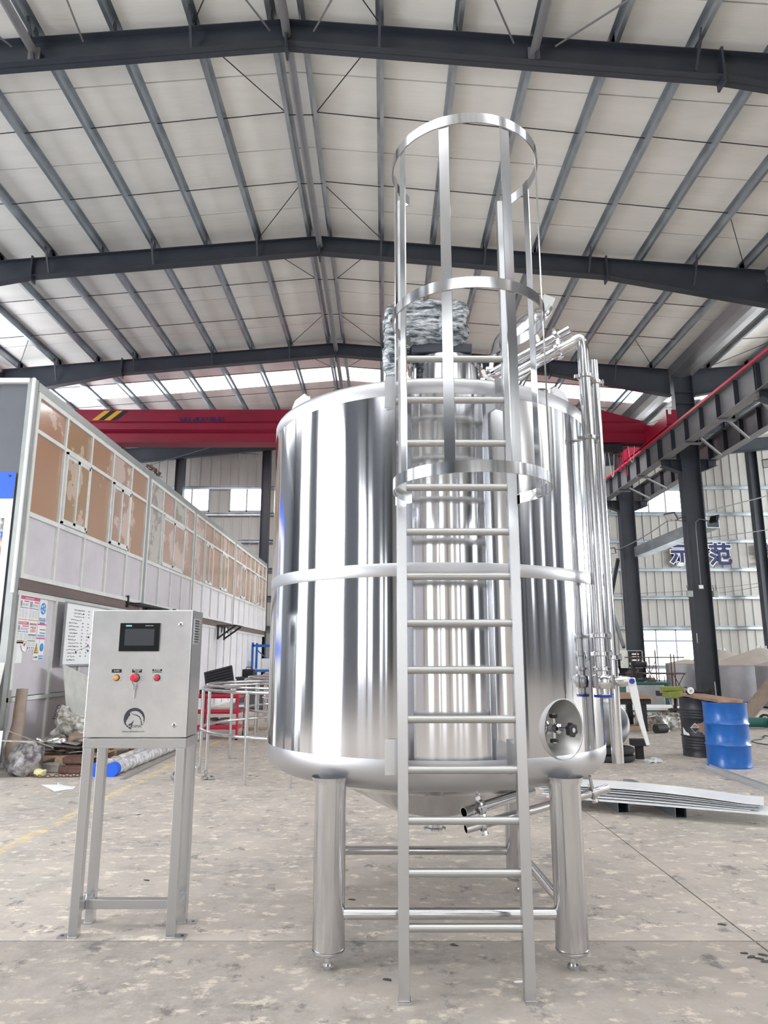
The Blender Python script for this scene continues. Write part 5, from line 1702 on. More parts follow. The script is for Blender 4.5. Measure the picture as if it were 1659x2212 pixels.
# blue rack, black box and red bundle far back by the end wall
br = thing('blue_rack', 'blue steel storage rack at the far end of the office wall', 'rack', (-4.6, 28.5, 0))
for x in (-5.08, -4.15):
    for y in (28.0, 28.9):
        put('upright', MB().box((x, y, 1.03), (.08, .08, 2.06)), 'blue_paint', br)
for z in (.25, .95, 1.9):
    put('shelf_beam', MB().span((-5.08, 27.96, z), (-4.15, 28.04, z + .09)), 'blue_paint', br)
    put('shelf_beam', MB().span((-5.08, 28.86, z), (-4.15, 28.94, z + .09)), 'blue_paint', br)
    if z < 1.5:
        put('shelf_deck', MB().span((-5.04, 28.02, z + .09), (-4.19, 28.88, z + .105)), 'sheet_zinc', br)
for p0, p1 in (((-5.08, .4), (-4.15, 1.2)), ((-5.08, 1.8), (-4.15, 1.0))):
    put('diagonal', MB().beam((p0[0], 28.9, p0[1]), (p1[0], 28.9, p1[1]), .05, .04), 'blue_paint', br)
put('carton', MB().box((-4.5, 28.4, 1.255), (.5, .5, .40)), 'white', None, bev=.01, label='white carton on the blue rack shelf', cat='carton', at=(-4.5, 28.4, 1.055))
t = thing('black_case', 'black lidded case with a handle standing on a stool left of the blue rack', 'case', (-4.1, 22, .93))
put('body', MB().span((-4.27, 21.9, .93), (-3.93, 22.2, 1.15)), 'soft_black', t, bev=.02)
put('handle', MB().tube([(-4.18, 22.05, 1.15), (-4.17, 22.05, 1.21), (-4.03, 22.05, 1.21), (-4.02, 22.05, 1.15)], .012, 8), 'soft_black', t)
t = thing('dark_workbench', 'dark cupboard bench behind the rail frames, under the black case', 'bench', (-3.6, 22, 0))
put('top', MB().span((-4.4, 21.6, .88), (-2.6, 22.5, .93)), 'dark_paint', t)
for k in range(4):
    put('drawer', MB().span((-4.36 + .44 * k, 21.64, .45), (-3.95 + .44 * k, 21.66, .86)), 'dark_paint', t)
put('cabinet', MB().span((-4.38, 21.66, .02), (-2.62, 22.46, .88)), 'grey_panel', t)
bag('red_bundle', 'low red cloth bundle on the floor behind the rail frames', 'bundle', (-2.35, 18.9, .13), (1.0, .5, .26), 'red_cart', 6, .06)
t = put('timber_piece', MB().box((-2.6, 15.6, .03), (.75, .09, .05), Matrix.Rotation(.15, 3, 'Z')), 'pallet_wood', None, label='short timber on the floor inside the second rail frame', cat='timber', at=(-2.6, 15.6, .0))

# ================================================================ RIGHT SIDE
def drum(name, label, c, m, ribs, r=.29, hgt=.875):
    t = thing(name, label, 'drum', (c[0], c[1], 0))
    prof = [(.0005, .012), (r - .012, .012), (r - .008, 0), (r + .004, 0), (r + .006, .012), (r, .022)]
    for z, w_, b in ribs:
        prof += [(r, z - w_), (r + b, z), (r, z + w_)]
    prof += [(r, hgt - .022), (r + .006, hgt - .014), (r + .006, hgt), (r - .006, hgt), (r - .012, hgt - .015), (.0005, hgt - .015)]
    put('body', MB().lathe(prof, (c[0], c[1], 0), 56), m, t, 50)
    put('bung', MB().cyl((c[0] - .1, c[1] - .1, hgt - .016), (c[0] - .1, c[1] - .1, hgt - .002), .03, n=16), 'dull_steel', t)
    return t


db = G(1578, 1662)
DB = (db.x + .13, db.y + .29)
drum('blue_drum', 'blue steel drum with two hoops, in front of the black drum', DB, 'blue_paint', [(.30, .02, .014), (.585, .02, .014)])
dk = G(1500, 1641)
DK = (4.98, 11.62)
kd = drum('black_drum', 'black plastic-labelled drum with ribbed sides behind the blue drum', DK, 'drum_black', [(.13, .016, .006), (.17, .016, .008), (.21, .016, .010), (.25, .016, .010), (.30, .02, .016), (.575, .02, .016), (.62, .016, .010), (.66, .016, .010), (.70, .016, .008)])
# label diamond and torn paper, curved on to the drum
def on_drum(name, poly, m, az, z, lift=.004):
    r_ = .29 + lift
    mb = MB()
    vs = []
    for a, b in poly:
        th = az + a / r_
        vs.append((DK[0] + r_ * math.sin(th), DK[1] - r_ * math.cos(th), z + b))
    vc = (DK[0] + (r_ + .001) * math.sin(az), DK[1] - (r_ + .001) * math.cos(az), z)
    n = len(vs)
    mb.add(vs + [vc], [(i, (i + 1) % n, n) for i in range(n)])
    return put(name, mb, m, kd)


az0 = math.atan2(-DK[0], DK[1]) * 1.0
on_drum('hazard_diamond', [(0, -.075), (.075, 0), (0, .075), (-.075, 0)], 'paper', az0 - .28, .435, .004)
on_drum('diamond_black', [(0, -.066), (.066, 0), (-.066, 0)], 'black', az0 - .28, .433, .006)
on_drum('diamond_rule', [(-.06, .004), (.06, .004), (0, .062)], 'kraft', az0 - .28, .437, .006)
on_drum('torn_label', [(-.07, -.05), (-.02, -.06), (.0, -.1), (.04, -.07), (.10, -.10), (.12, .02), (.09, .10), (.02, .11), (-.03, .08), (-.09, .07), (-.06, .02)], 'wood', az0 + .12, .43, .005)
on_drum('white_smear', [(-.08, .07), (-.02, .0), (.04, -.01), (.06, -.04), (.02, -.06), (-.08, -.04)], 'white', az0 - .80, .36, .005)
bd = thing('wooden_board', 'reddish wooden board lying across both drums', 'board', (5.0, 11.0, .88))
A_, B_ = Vector((D(1492, 1508, 12.1).x, 12.1, .90)), Vector((D(1579, 1517, 10.25).x, 10.25, .90))
put('plank', MB().beam(A_ + Vector((.0, 0, 0)), B_, .33, .045), 'wood', bd, bev=.003)
put('label_tag', MB().box(D(1470, 1512, 11.90), (.05, .02, .05)), 'paper', bd)
gr = thing('angle_grinder', 'black angle grinder with a white disc on the wooden board', 'grinder', (4.9, 11.3, .93))
gc = Vector((D(1491, 1499, 11.6).x, 11.6, .985))
put('disc', MB().cyl(gc + Vector((0, -.03, 0)), gc + Vector((0, -.024, 0)), .055, n=32), 'white', gr)
put('disc_guard', MB().lathe([(.062, -.02), (.068, -.02), (.068, .02), (.02, .02)], gc, 28, (0, -1, 0), a0=0, a1=PI * 1.1), 'soft_black', gr)
put('hub', MB().cyl(gc + Vector((0, -.036, 0)), gc + Vector((0, .02, 0)), .016, n=16), 'dull_steel', gr)
put('body', MB().cyl(gc + Vector((.03, .01, -.01)), gc + Vector((.30, -.08, -.02)), .032, .028, 18), 'soft_black', gr, 40)
put('cord', MB().tube([gc + Vector((.28 + .09 * math.sin(k * .9), -.08 - .03 * k / 4, .02 + .03 * math.sin(k * 1.4))) for k in range(14)], .006, 8), 'soft_black', gr)
put('stack_rod', MB().cyl((5.12, 11.3, .923), (5.118, 11.3, 1.13), .007, n=8), 'dull_steel', None, label='thin upright rod standing on the wooden board', cat='rod', at=(5.12, 11.3, .923))

# round dished end on tyres
for k in range(2):
    z = .0 + .102 * k
    t = put('tyre', MB().lathe([(.20, .015), (.22, 0), (.30, .0), (.335, .02), (.345, .05), (.335, .085), (.30, .10), (.22, .10), (.20, .085), (.19, .05), (.20, .015)], (3.38, 11.10, z), 40), 'rubber', None, 40,
            label=['bottom tyre of the two under the round disc', 'top tyre of the two under the round disc'][k], cat='tyre', at=(3.38, 11.10, z))
mat('spun_disc', (0.30, 0.295, 0.29), 1.0, 0.33, aniso=.0)
mm = MATS['spun_disc']; nt = mm.node_tree; pp = nt.nodes['Principled BSDF']
pp.inputs['Anisotropic'].default_value = .9
tg = nt.nodes.new('ShaderNodeTangent'); tg.direction_type = 'RADIAL'; tg.axis = 'Y'; nt.links.new(tg.outputs[0], pp.inputs['Tangent'])
dn = Vector((.35, -1, .06)).normalized()
put('dished_end', MB().lathe([(.0005, .035), (.12, .033), (.27, .018), (.325, 0), (.33, -.02), (.322, -.02), (.3, .005), (.0005, .025)], (3.36, 10.92, .535), 64, dn), 'spun_disc', None, 40,
    label='round brushed steel dished end standing on the tyres', cat='steel disc', at=(3.36, 10.92, .205))
put('film_scrap', lumpy(MB(), (3.30, 10.96, .865), (.35, .10, .06), (12, 6, 5), .02, 3, .03, 12), 'wrap_film', None, 80, label='strip of plastic film on the top edge of the round disc', cat='film', at=(3.30, 10.96, .84))
put('black_wedge', MB().box((3.86, 11.25, .24), (.22, .2, .09)).box((3.86, 11.25, .10), (.1, .1, .2)), 'rubber', None, label='dark block beside the tyre stack', cat='block', at=(3.86, 11.25, 0))
put('crumpled_scrap', lumpy(MB(), (3.92, 10.85, .03), (.24, .12, .05), (10, 8, 5), .03, 5, .02, 12), 'wrap_film', None, 80, label='crumpled pale scrap on the floor by the tyres', cat='scrap', at=(3.92, 10.85, 0))

# sheets on square tubes, front right
def curved_sheet(k, a, b, depth, z, bend, m, lab):
    """thin sheet whose front edge runs from a to b; bowed along its length"""
    mb = MB(); n = 24
    a, b = Vector((a[0], a[1], 0)), Vector((b[0], b[1], 0))
    dirn = (b - a).normalized(); back = Vector((-dirn.y, dirn.x, 0))
    vs = []
    for i in range(n + 1):
        t = i / n
        zz = z + bend * (1 - (2 * t - .85) ** 2 if abs(2 * t - .85) < 1 else 0)
        for q in (0, depth):
            p = a.lerp(b, t) + back * q
            vs += [(p.x, p.y, zz), (p.x, p.y, zz + .004)]
    fs = []
    for i in range(n):
        o = i * 4
        fs += [(o, o + 4, o + 6, o + 2), (o + 1, o + 3, o + 7, o + 5), (o, o + 1, o + 5, o + 4), (o + 2, o + 6, o + 7, o + 3)]
    fs += [(0, 2, 3, 1), (n * 4, n * 4 + 1, n * 4 + 3, n * 4 + 2)]
    mb.add(vs, fs)
    return put('steel_sheet', mb, m, None, 30, label=lab, cat='sheet', at=(a.x, a.y, z))


labs = ['bottom sheet of the stack of bright steel sheets right of the tank', 'second sheet up in the stack of bright steel sheets', 'third sheet up in the stack of bright steel sheets',
        'fourth sheet up in the stack, bowed in the middle', 'fifth sheet up in the stack, bowed in the middle', 'topmost and most bowed sheet of the stack right of the tank']
mat('bright_sheet', (0.86, 0.87, 0.89), 0.1, 0.35, var=.05, vscale=2)
sa = [(1180, 1722, 1670, 1762), (1170, 1716, 1622, 1752), (1170, 1711, 1640, 1750), (1165, 1706, 1632, 1744), (1160, 1702, 1642, 1743), (1160, 1699, 1650, 1740)]
for k, (x0, y0, x1, y1) in enumerate(sa):
    z = .116 + .010 * k
    curved_sheet(k, G(x0, y0, z), G(x1, y1, z), .45, z, .003 + .008 * k, 'bright_sheet' if k in (0, 1, 3, 5) else 'sheet_zinc', labs[k])
for k, (px, lab) in enumerate(((1349, 'square steel tube under the sheets, nearer the tank'), (1474, 'square steel tube under the sheets, farther from the tank'))):
    c = G(px, 1757 + (11 if k else 0))
    mb = MB(); s = .110
    R_ = 0
    x, y0_ = c.x, c.y + .02
    for a, b in (((x - s / 2, y0_, 0), (x + s / 2, y0_ + 1.5, .004)), ((x - s / 2, y0_, s), (x + s / 2, y0_ + 1.5, s + .004)), ((x - s / 2, y0_, 0), (x - s / 2 + .004, y0_ + 1.5, s)), ((x + s / 2 - .004, y0_, 0), (x + s / 2, y0_ + 1.5, s))):
        mb.span(a, b)
    put('square_tube', mb, 'galvanised', None, label=lab, cat='tube', at=(x, y0_, 0))
a, b = G(1518, 1659), G(1690, 1722)
for k, (dx, lab) in enumerate(((0, 'left of two steel angles lying on the floor before the blue drum'), (.07, 'right of two steel angles lying on the floor before the blue drum'))):
    o = Vector((dx, 0, 0))
    put('steel_angle', MB().strip([a + o, b + o], [(-.03, .002), (.03, .002), (.03, .006), (-.026, .006), (-.026, .05), (-.03, .05)]), 'sheet_zinc', None, label=lab, cat='steel angle', at=(a.x + dx, a.y, 0))

# strip coil, timber, table
cc = Vector((6.35, 16.0, 0))
sc_ = thing('strip_coil', 'loose round coil of shiny steel strip on the floor left of the black drum', 'coil', cc)
random.seed(9)
for k in range(7):
    r_ = .82 - .05 * k
    pts = [(cc.x + .05 * math.sin(k * 2) + r_ * math.cos(a), cc.y + r_ * 1.0 * math.sin(a) + .1 * math.cos(k), .13 + .03 * math.sin(3 * a + k * 1.3)) for a in [2 * PI * i / 60 for i in range(60)]]
    put('strip_turn', MB().strip(pts, [(-.003, -.125), (.003, -.125), (.003, .125), (-.003, .125)], closed=True), 'strip_coil_steel', sc_, 60)
put('coil_band', MB().tube([(cc.x - .72, cc.y - .42, .05), (cc.x - .85, cc.y - .5, .12), (cc.x - .82, cc.y - .45, .26), (cc.x - .6, cc.y - .35, .28)], .03, 10), 'pipe_steel', sc_, 60)
put('floor_timber', MB().box((5.0, 15.6, .04), (1.3, .12, .08)), 'pallet_wood', None, label='pale timber on the floor left of the shiny strip coil', cat='timber', at=(5.0, 15.6, 0))
put('dark_roll', MB().cyl((5.48, 14.92, .09), (5.72, 15.02, .09), .09, n=16), 'soft_black', None, 40, label='short dark roll beside the shiny strip coil', cat='roll', at=(5.6, 14.97, 0))
tb = thing('steel_table', 'low heavy steel plate table behind the round disc', 'table', (5.2, 15.6, 0))
put('table_top', MB().prism([(4.1, 15.2), (5.6, 15.15), (5.9, 17.2), (4.1, 17.2)], (0, 0, .66), (1, 0, 0), (0, 1, 0), (0, 0, .035)), 'wood', tb)
put('apron', MB().beam((4.2, 15.3, .60), (5.55, 15.3, .60), .08, .10).beam((4.2, 17.0, .60), (5.7, 17.0, .60), .08, .10), 'soft_black', tb)
for x, y in ((5.40, 15.35), (4.25, 15.35), (5.65, 16.95), (4.25, 16.95)):
    put('leg', MB().box((x, y, .30), (.12, .12, .60)), 'soft_black', tb)
wp = thing('white_basin', 'white slab lying on low stands behind the steel table', 'slab', (6.9, 19.0, 0))
put('slab', MB().box((6.6, 19.2, .22), (2.2, 1.2, .06)), 'white', wp)
for x in (5.7, 6.5, 7.4):
    put('stand', MB().box((x, 18.8, .095), (.1, .3, .19)).box((x, 19.5, .095), (.1, .3, .19)), 'wood', wp)

# bench drill press
dp = thing('drill_press', 'olive green bench drill press by the strip coil', 'drill press', (7.15, 18.0, 0))
dz = .0
put('base', MB().box((7.2, 18.1, .03), (.4, .55, .06)), 'olive_green', dp, bev=.01)
put('column', MB().cyl((7.25, 18.3, .06), (7.25, 18.3, .62), .05, n=18), 'soft_black', dp, 40)
put('table', MB().cyl((7.1, 17.95, .24), (7.1, 17.95, .27), .16, n=24).box((7.2, 18.2, .24), (.1, .3, .05)), 'soft_black', dp, 40)
put('head', MB().box((7.12, 18.1, .60), (.32, .5, .16)), 'olive_green', dp, bev=.02)
put('belt_cover', MB().prism([(-.26, -.13), (.26, -.13), (.28, 0), (.26, .13), (-.26, .13), (-.28, 0)], (7.12, 18.1, .69), (1, 0, 0), (0, 1, 0), (0, 0, .10)), 'olive_green', dp, bev=.015)
put('motor', MB().cyl((7.42, 18.2, .40), (7.42, 18.2, .64), .10, n=20), 'soft_black', dp, 40)
put('spindle', MB().cyl((7.05, 17.95, .36), (7.05, 17.95, .54), .03, n=14).cyl((7.05, 17.95, .32), (7.05, 17.95, .36), .014, n=8), 'dull_steel', dp, 40)
for k in range(3):
    a = k * 2.09 + .5
    put('feed_handle', MB().cyl((6.95, 17.88, .50), (6.95 + .02, 17.88 + .13 * math.cos(a), .50 + .13 * math.sin(a)), .008, n=8), 'dull_steel', dp)

# workbench with vices and machines
wbn = thing('workbench', 'green and grey metal workbench cluttered with tools, behind the steel table', 'workbench', (7.4, 21.2, 0))
put('top', MB().span((6.85, 20.7, .76), (8.1, 21.7, .81)), 'machine_green', wbn)
put('front_panel', MB().span((7.12, 20.74, .05), (7.95, 20.76, .74)), 'tank_grey', wbn, bev=.01)
put('side_panel', MB().span((6.87, 20.73, .05), (7.08, 20.76, .76)), 'white', wbn)
put('carcass', MB().span((6.88, 20.77, .0), (8.08, 21.66, .76)), 'machine_green', wbn)
t = thing('bench_vice', 'dark bench vice mounted on a stool before the workbench', 'vice', (7.9, 20.2, 0))
put('jaw', MB().box((7.7, 20.2, .50), (.35, .15, .08)).box((7.55, 20.2, .55), (.06, .16, .1)).box((7.8, 20.2, .55), (.06, .16, .1)), 'soft_black', t)
for x in (7.85, 8.05, 8.2):
    put('stool_leg', MB().beam((x, 20.25, .48), (x + .05, 20.2, 0), .04, .04), 'rust', t)
for k, (x, z, m, nm, lab) in enumerate(((7.0, .81, 'paper', 'parts_tray', 'pale tray of parts on the left of the workbench'), (7.35, .81, 'soft_black', 'hand_drill', 'black hand drill lying on the workbench'), (7.7, .81, 'rust', 'rusty_offcut', 'rusty piece on the right of the workbench'))):
    t = put(nm, MB().box((x, 21.0, z + .03), (.2, .2, .06)).cyl((x - .06, 20.95, z + .08), (x + .08, 21.02, z + .08), .03, n=12), m, None, label=lab, cat='tool', at=(x, 21, z))
gd = thing('pedestal_grinder', 'dark grinder on a tall stand at the end window', 'grinder', (8.45, 24.2, 0))
put('stand', MB().box((8.5, 24.2, .5), (.14, .14, 1.0)).box((8.5, 24.2, .02), (.5, .4, .04)).span((8.3, 24.1, .60), (8.75, 24.3, .68)), 'soft_black', gd)
put('post', MB().box((8.3, 24.2, 1.1), (.10, .12, .55)), 'soft_black', gd)
put('motor', MB().cyl((8.3, 24.2, 1.26), (8.7, 24.2, 1.26), .09, n=16), 'soft_black', gd, 40)
put('wheel', MB().cyl((8.70, 24.2, 1.26), (8.74, 24.2, 1.26), .12, n=20), 'dull_steel', gd, 40)

# steel shelving with bottles
sh = thing('dark_shelving', 'dark steel shelving behind the tank pipes at the right', 'shelving', (9.9, 31, 0))
for z in (.05, .42, .80, 1.15, 1.56):
    put('shelf', MB().span((9.2, 30.7, z), (10.9, 31.3, z + .03)), 'dark_paint', sh)
for x in (9.2, 10.87):
    for y in (30.7, 31.27):
        put('upright', MB().span((x, y, 0), (x + .03, y + .03, 1.60)), 'dark_paint', sh)
put('back', MB().span((9.2, 31.3, 0), (10.9, 31.31, 1.59)), 'black', sh)
bots = [(9.72, 1.18, 'machine_green'), (9.82, 1.18, 'white'), (9.6, 1.18, 'machine_green'), (9.78, .83, 'paper'), (9.93, .83, 'sheet_zinc'), (9.65, .83, 'white')]
bl = ['green bottle on the upper shelf, middle of its row', 'white bottle on the upper shelf beside the green one', 'green bottle on the upper shelf nearest the tank', 'cream bottle on the middle shelf', 'grey bottle on the middle shelf, rightmost', 'white bottle on the middle shelf nearest the tank']
for (x, z, m), lab in zip(bots, bl):
    t = thing('bottle', lab, 'bottle', (x, 30.85, z), 'bottles on the dark shelving')
    put('body', MB().lathe([(.0005, z), (.035, z), (.035, z + .15), (.014, z + .19), (.014, z + .22), (.0005, z + .22)], (x, 30.85, 0), 16), m, t, 40)
    put('cap', MB().cyl((x, 30.85, z + .22), (x, 30.85, z + .245), .016, n=12), 'white', t)

# electrical cabinet on the column, with open door
ecb = thing('distribution_box', 'open electrical distribution box with sockets on the farther right column', 'electrical box', (9.95, 29.3, 1.1))
put('case', MB().span((9.80, 29.30, 1.08), (10.42, 29.33, 1.78)).span((9.80, 29.18, 1.08), (9.83, 29.3, 1.78)).span((10.39, 29.18, 1.08), (10.42, 29.3, 1.78)).span((9.80, 29.18, 1.08), (10.42, 29.3, 1.11)).span((9.80, 29.18, 1.75), (10.42, 29.3, 1.78)), 'alu_post', ecb)
put('back_plate', MB().span((9.84, 29.27, 1.12), (10.38, 29.29, 1.74)), 'black', ecb)
put('box_door', MB().span((9.50, 29.17, 1.08), (9.79, 29.19, 1.78)), 'worn_sheet', ecb)
for k in range(3):
    put('breaker', MB().span((10.0, 29.22, 1.60 - .12 * k), (10.28, 29.27, 1.66 - .12 * k)), 'white', ecb, bev=.004)
    put('socket', MB().cyl((9.93 + .16 * k, 29.27, 1.25), (9.93 + .16 * k, 29.20, 1.23), .05, n=16), 'white', ecb)
    put('cable', MB().tube([(9.93 + .16 * k, 29.21, 1.20), (9.94 + .15 * k, 29.15, 1.0), (9.9 + .2 * k, 29.1, .6), (9.9 + .25 * k, 29.0, .3)], .012, 6), 'soft_black', ecb)
put('bench_lathe', MB().span((9.5, 28.5, .62), (10.6, 29.0, .72)).span((9.55, 28.55, 0), (9.85, 28.95, .62)).span((10.25, 28.55, 0), (10.55, 28.95, .62)).cyl((9.6, 28.7, .86), (9.95, 28.7, .86), .12, n=18).span((9.55, 28.55, .72), (9.9, 28.85, .82)), 'dark_paint', None,
    label='small dark lathe below the electrical box', cat='lathe', at=(10, 28.7, 0))

# scaffold tower in front of the end window
sf = thing('scaffold', 'rusty brown scaffold frames before the big end window', 'scaffold', (9.2, 24.5, 0))
for x, y, hh in ((8.72, 25.0, 1.70), (9.35, 25.0, 1.75), (9.88, 25.0, 1.62), (10.35, 25.9, 1.6), (8.95, 26.3, 1.5), (9.6, 26.3, 1.5)):
    put('standard', MB().cyl((x, y, 0), (x, y, hh), .022, n=10), 'rust', sf)
for z, xa_, xb_ in ((1.50, 8.72, 10.35), (.95, 8.72, 10.35), (.55, 8.72, 9.4), (.50, 9.35, 10.35)):
    put('ledger', MB().cyl((xa_, 25.0, z), (xb_, 25.0, z), .02, n=8), 'rust', sf)
    put('ledger', MB().cyl((xa_, 26.3, z), (min(xb_, 9.6), 26.3, z), .02, n=8), 'rust', sf)
put('platform', MB().span((9.3, 24.9, .93), (10.3, 25.6, .98)), 'rust', sf)
for p0, p1 in (((8.75, 1.5), (9.4, .6)), ((9.35, 1.4), (8.85, .4)), ((9.9, .95), (10.35, .1)), ((10.3, .95), (9.9, .3)), ((9.6, .9), (9.6, .5))):
    put('cross_brace', MB().cyl((p0[0], 24.97, p0[1]), (p1[0], 24.97, p1[1]), .014, n=8), 'rust', sf)
put('aluminium_pole', MB().cyl((8.75, 24.6, 1.4), (9.35, 24.4, .02), .018, n=10), 'white_alu', None, label='bright pole leaning against the rusty scaffold', cat='pole', at=(9.35, 24.4, 0))
put('blue_tarp', MB().prism([(-.3, 0), (.45, 0), (.3, .62), (0, .72), (-.2, .5)], (8.75, 23.35, .0), (1, 0, 0), (0, 0, 1), (0, .45, 0)), 'blue_paint', None, label='dark blue covered machine behind the workbench', cat='machine', at=(8.75, 23.35, 0))


# storage tanks with cone tops
def cone_tank(cx, cy, r, hs, hc, label, nub=True):
    t = thing('cone_top_tank', label, 'tank', (cx, cy, 0))
    put('shell', MB().lathe([(.0005, .06), (r, .06), (r, hs)], (cx, cy, 0), 64), 'tank_grey', t, 40)
    put('cone_roof', MB().lathe([(r + .01, hs - .01), (r + .01, hs + .02), (.12, hc), (.0005, hc + .01)], (cx, cy, 0), 64), 'tank_cone', t, 30)
    if nub:
        for dx in (-.16, 0, .16):
            put('lifting_eye', MB().cyl((cx + dx, cy, hc - .02), (cx + dx, cy, hc + .08), .025, n=10), 'dull_steel', t)
    return t


cone_tank(13.3, 25.5, 1.78, 1.22, 1.82, 'wide cone-roofed steel tank behind the blue drum')
cone_tank(12.95, 22.0, 1.55, 1.24, 1.66, 'cone-roofed steel tank at the right edge of the photo')
cone_tank(13.95, 30.0, 1.7, 1.15, 1.80, 'cone-roofed steel tank behind the wide one')
cone_tank(11.75, 28.2, .78, 1.25, 1.42, 'narrow tank seen left of the near column, behind the scaffold', False)

# pipes leaning, hand truck at the right edge
pa, pb = Vector((8.30, 17.0, .10)), Vector((9.75, 17.4, 1.45))
put('rusty_pipe', MB().pipe(pa, pb, .15, .012, 28), 'kraft', None, 40, label='thick brown pipe leaning up at the right edge of the photo', cat='pipe', at=(pa.x, pa.y, 0))
put('blue_pole', MB().cyl((8.50, 16.4, .05), (9.55, 16.9, 1.35), .03, n=12), 'banner_blue', None, 40, label='blue pole leaning beside the thick brown pipe', cat='pole', at=(8.5, 16.4, 0))
ht = thing('hand_truck', 'dark green wheeled trolley at the foot of the brown pipe', 'trolley', (8.1, 15.9, 0))
put('bed', MB().cyl((7.65, 15.9, .13), (8.25, 15.9, .13), .10, n=24), 'machine_green', ht, 40)
for y in (15.72, 16.1):
    put('wheel', MB().lathe([(.10, -.02), (.145, -.02), (.145, .02), (.10, .02), (.10, -.02)], (8.32, y, .145), 32, (0, 1, 0)), 'rubber', ht, 40)
    put('spoke_disc', MB().cyl((8.32, y - .008, .145), (8.32, y + .008, .145), .03, n=14).beam((8.22, y, .145), (8.42, y, .145), .01, .02).beam((8.32, y, .05), (8.32, y, .24), .01, .02), 'dull_steel', ht)
cp = [G(x, y) for x, y in ((1659, 1610), (1640, 1607), (1624, 1603), (1626, 1600), (1645, 1598), (1652, 1594), (1648, 1592), (1650, 1590), (1659, 1591), (1690, 1592))]
sm = []
for i in range(len(cp) - 1):
    for q in range(5):
        sm.append(cp[i].lerp(cp[i + 1], q / 5) + Vector((0, 0, .009)))
put('floor_cable', MB().tube(sm, .008, 6), 'soft_black', None, 60, label='black cable looped on the floor at the right edge', cat='cable', at=(cp[0].x, cp[0].y, 0))
for k, (px, py, nm, lab) in enumerate(((1275, 1612, 'floor_scrap', ''),)):
    pass

# floodlights on the columns, conduits and wires
def flood(c, d, label, w_=.34, h_=.26):
    c, d = Vector(c), Vector(d).normalized()
    t = thing('floodlight', label, 'floodlight', c)
    x = d.cross(Vector((0, 0, 1))).normalized(); y = x.cross(d)
    put('housing', MB().prism([(-w_ / 2, -h_ / 2), (w_ / 2, -h_ / 2), (w_ / 2, h_ / 2), (-w_ / 2, h_ / 2)], c - d * .06, x, y, d * .06), 'soft_black', t, bev=.01)
    put('lens', MB().prism([(-w_ * .44, -h_ * .42), (w_ * .44, -h_ * .42), (w_ * .44, h_ * .42), (-w_ * .44, h_ * .42)], c, x, y, d * .006), 'sheet_zinc', t, label='pale glass face')
    for k in range(6):
        put('fin', MB().prism([(-w_ * .4 + k * w_ * .16, -h_ * .4), (-w_ * .4 + k * w_ * .16 + .008, -h_ * .4), (-w_ * .4 + k * w_ * .16 + .008, h_ * .4), (-w_ * .4 + k * w_ * .16, h_ * .4)], c - d * .10, x, y, d * .04), 'soft_black', t)
    return t


flood((9.46, 23.0, 6.03), (-.75, -.45, -.75), 'floodlight with a pale glass face on the left of the near column', .42, .30)
flood((10.92, 23.0, 5.95), (.75, .3, -.35), 'black floodlight seen from behind on the right of the near column')
flood((10.75, 29.5, 5.87), (.75, .3, -.35), 'black floodlight on the right of the farther column')
flood((9.50, 29.4, 5.85), (-.6, -.7, -.5), 'floodlight on the left of the farther column, by the tank pipes')
flood((12.85, 22.9, 7.85), (-.55, -.75, -.45), 'floodlight at the right edge of the photo, under the roof', .42, .30)
for k, (x, y) in enumerate(((XV, 23.1), (XV, 29.5))):
    arm = thing('light_bracket', ['thin steel rod holding the floodlights on the near column', 'thin steel rod holding the floodlights on the farther column'][k], 'bracket', (x, y, 5.9))
    put('rod', MB().cyl((x - .8, y - .05, 5.96), (x - .31, y - .05, 5.90), .012, n=8).cyl((x + .31, y - .05, 5.9), (x + .62, y - .05, 5.93), .012, n=8), 'soft_black', arm)
cdx = thing('conduit', 'thin cable conduit running down the near column to a white switch', 'conduit', (10.3, 23.05, 3.7))
put('pipe', MB().tube([(10.62, 22.89, 5.9), (10.35, 22.89, 5.95), (10.22, 22.89, 5.85), (10.2, 22.89, 5.6), (10.2, 22.89, 3.8)], .014, 8), 'grey_paint', cdx, 60)
put('switch_box', MB().box((10.2, 22.88, 3.72), (.13, .06, .12)), 'white', cdx, bev=.008)
for k, (x, lab) in enumerate(((9.83, 'pale wiring box clipped to the left flange of the near column'), (10.66, 'small wiring box clipped to the right flange of the near column'))):
    t = thing('wiring_box', lab, 'electrical box', (x, 22.9, 3.5))
    put('case', MB().box((x, 22.92, 3.50), (.17, .12, .20)), 'alu_post', t, bev=.01)
    for q in (-.04, .03):
        put('cable', MB().cyl((x + q, 22.92, 3.6), (x + q * 1.5, 22.95, 3.78), .01, n=6), 'soft_black', t)
t = put('column_label', MB().span((9.935, 22.905, 1.95), (9.95, 22.91, 2.25)), 'paper', None, label='small red and white sticker on the near column', cat='sticker', at=(9.94, 22.90, 1.95))


def wire(name, label, a, b, sag, r=.012):
    pts = [a.lerp(b, i / 16) - Vector((0, 0, sag * 4 * (i / 16) * (1 - i / 16))) for i in range(17)]
    return put(name, MB().tube(pts, r, 6), 'grey_paint', None, 60, label=label, cat='wire', at=a)


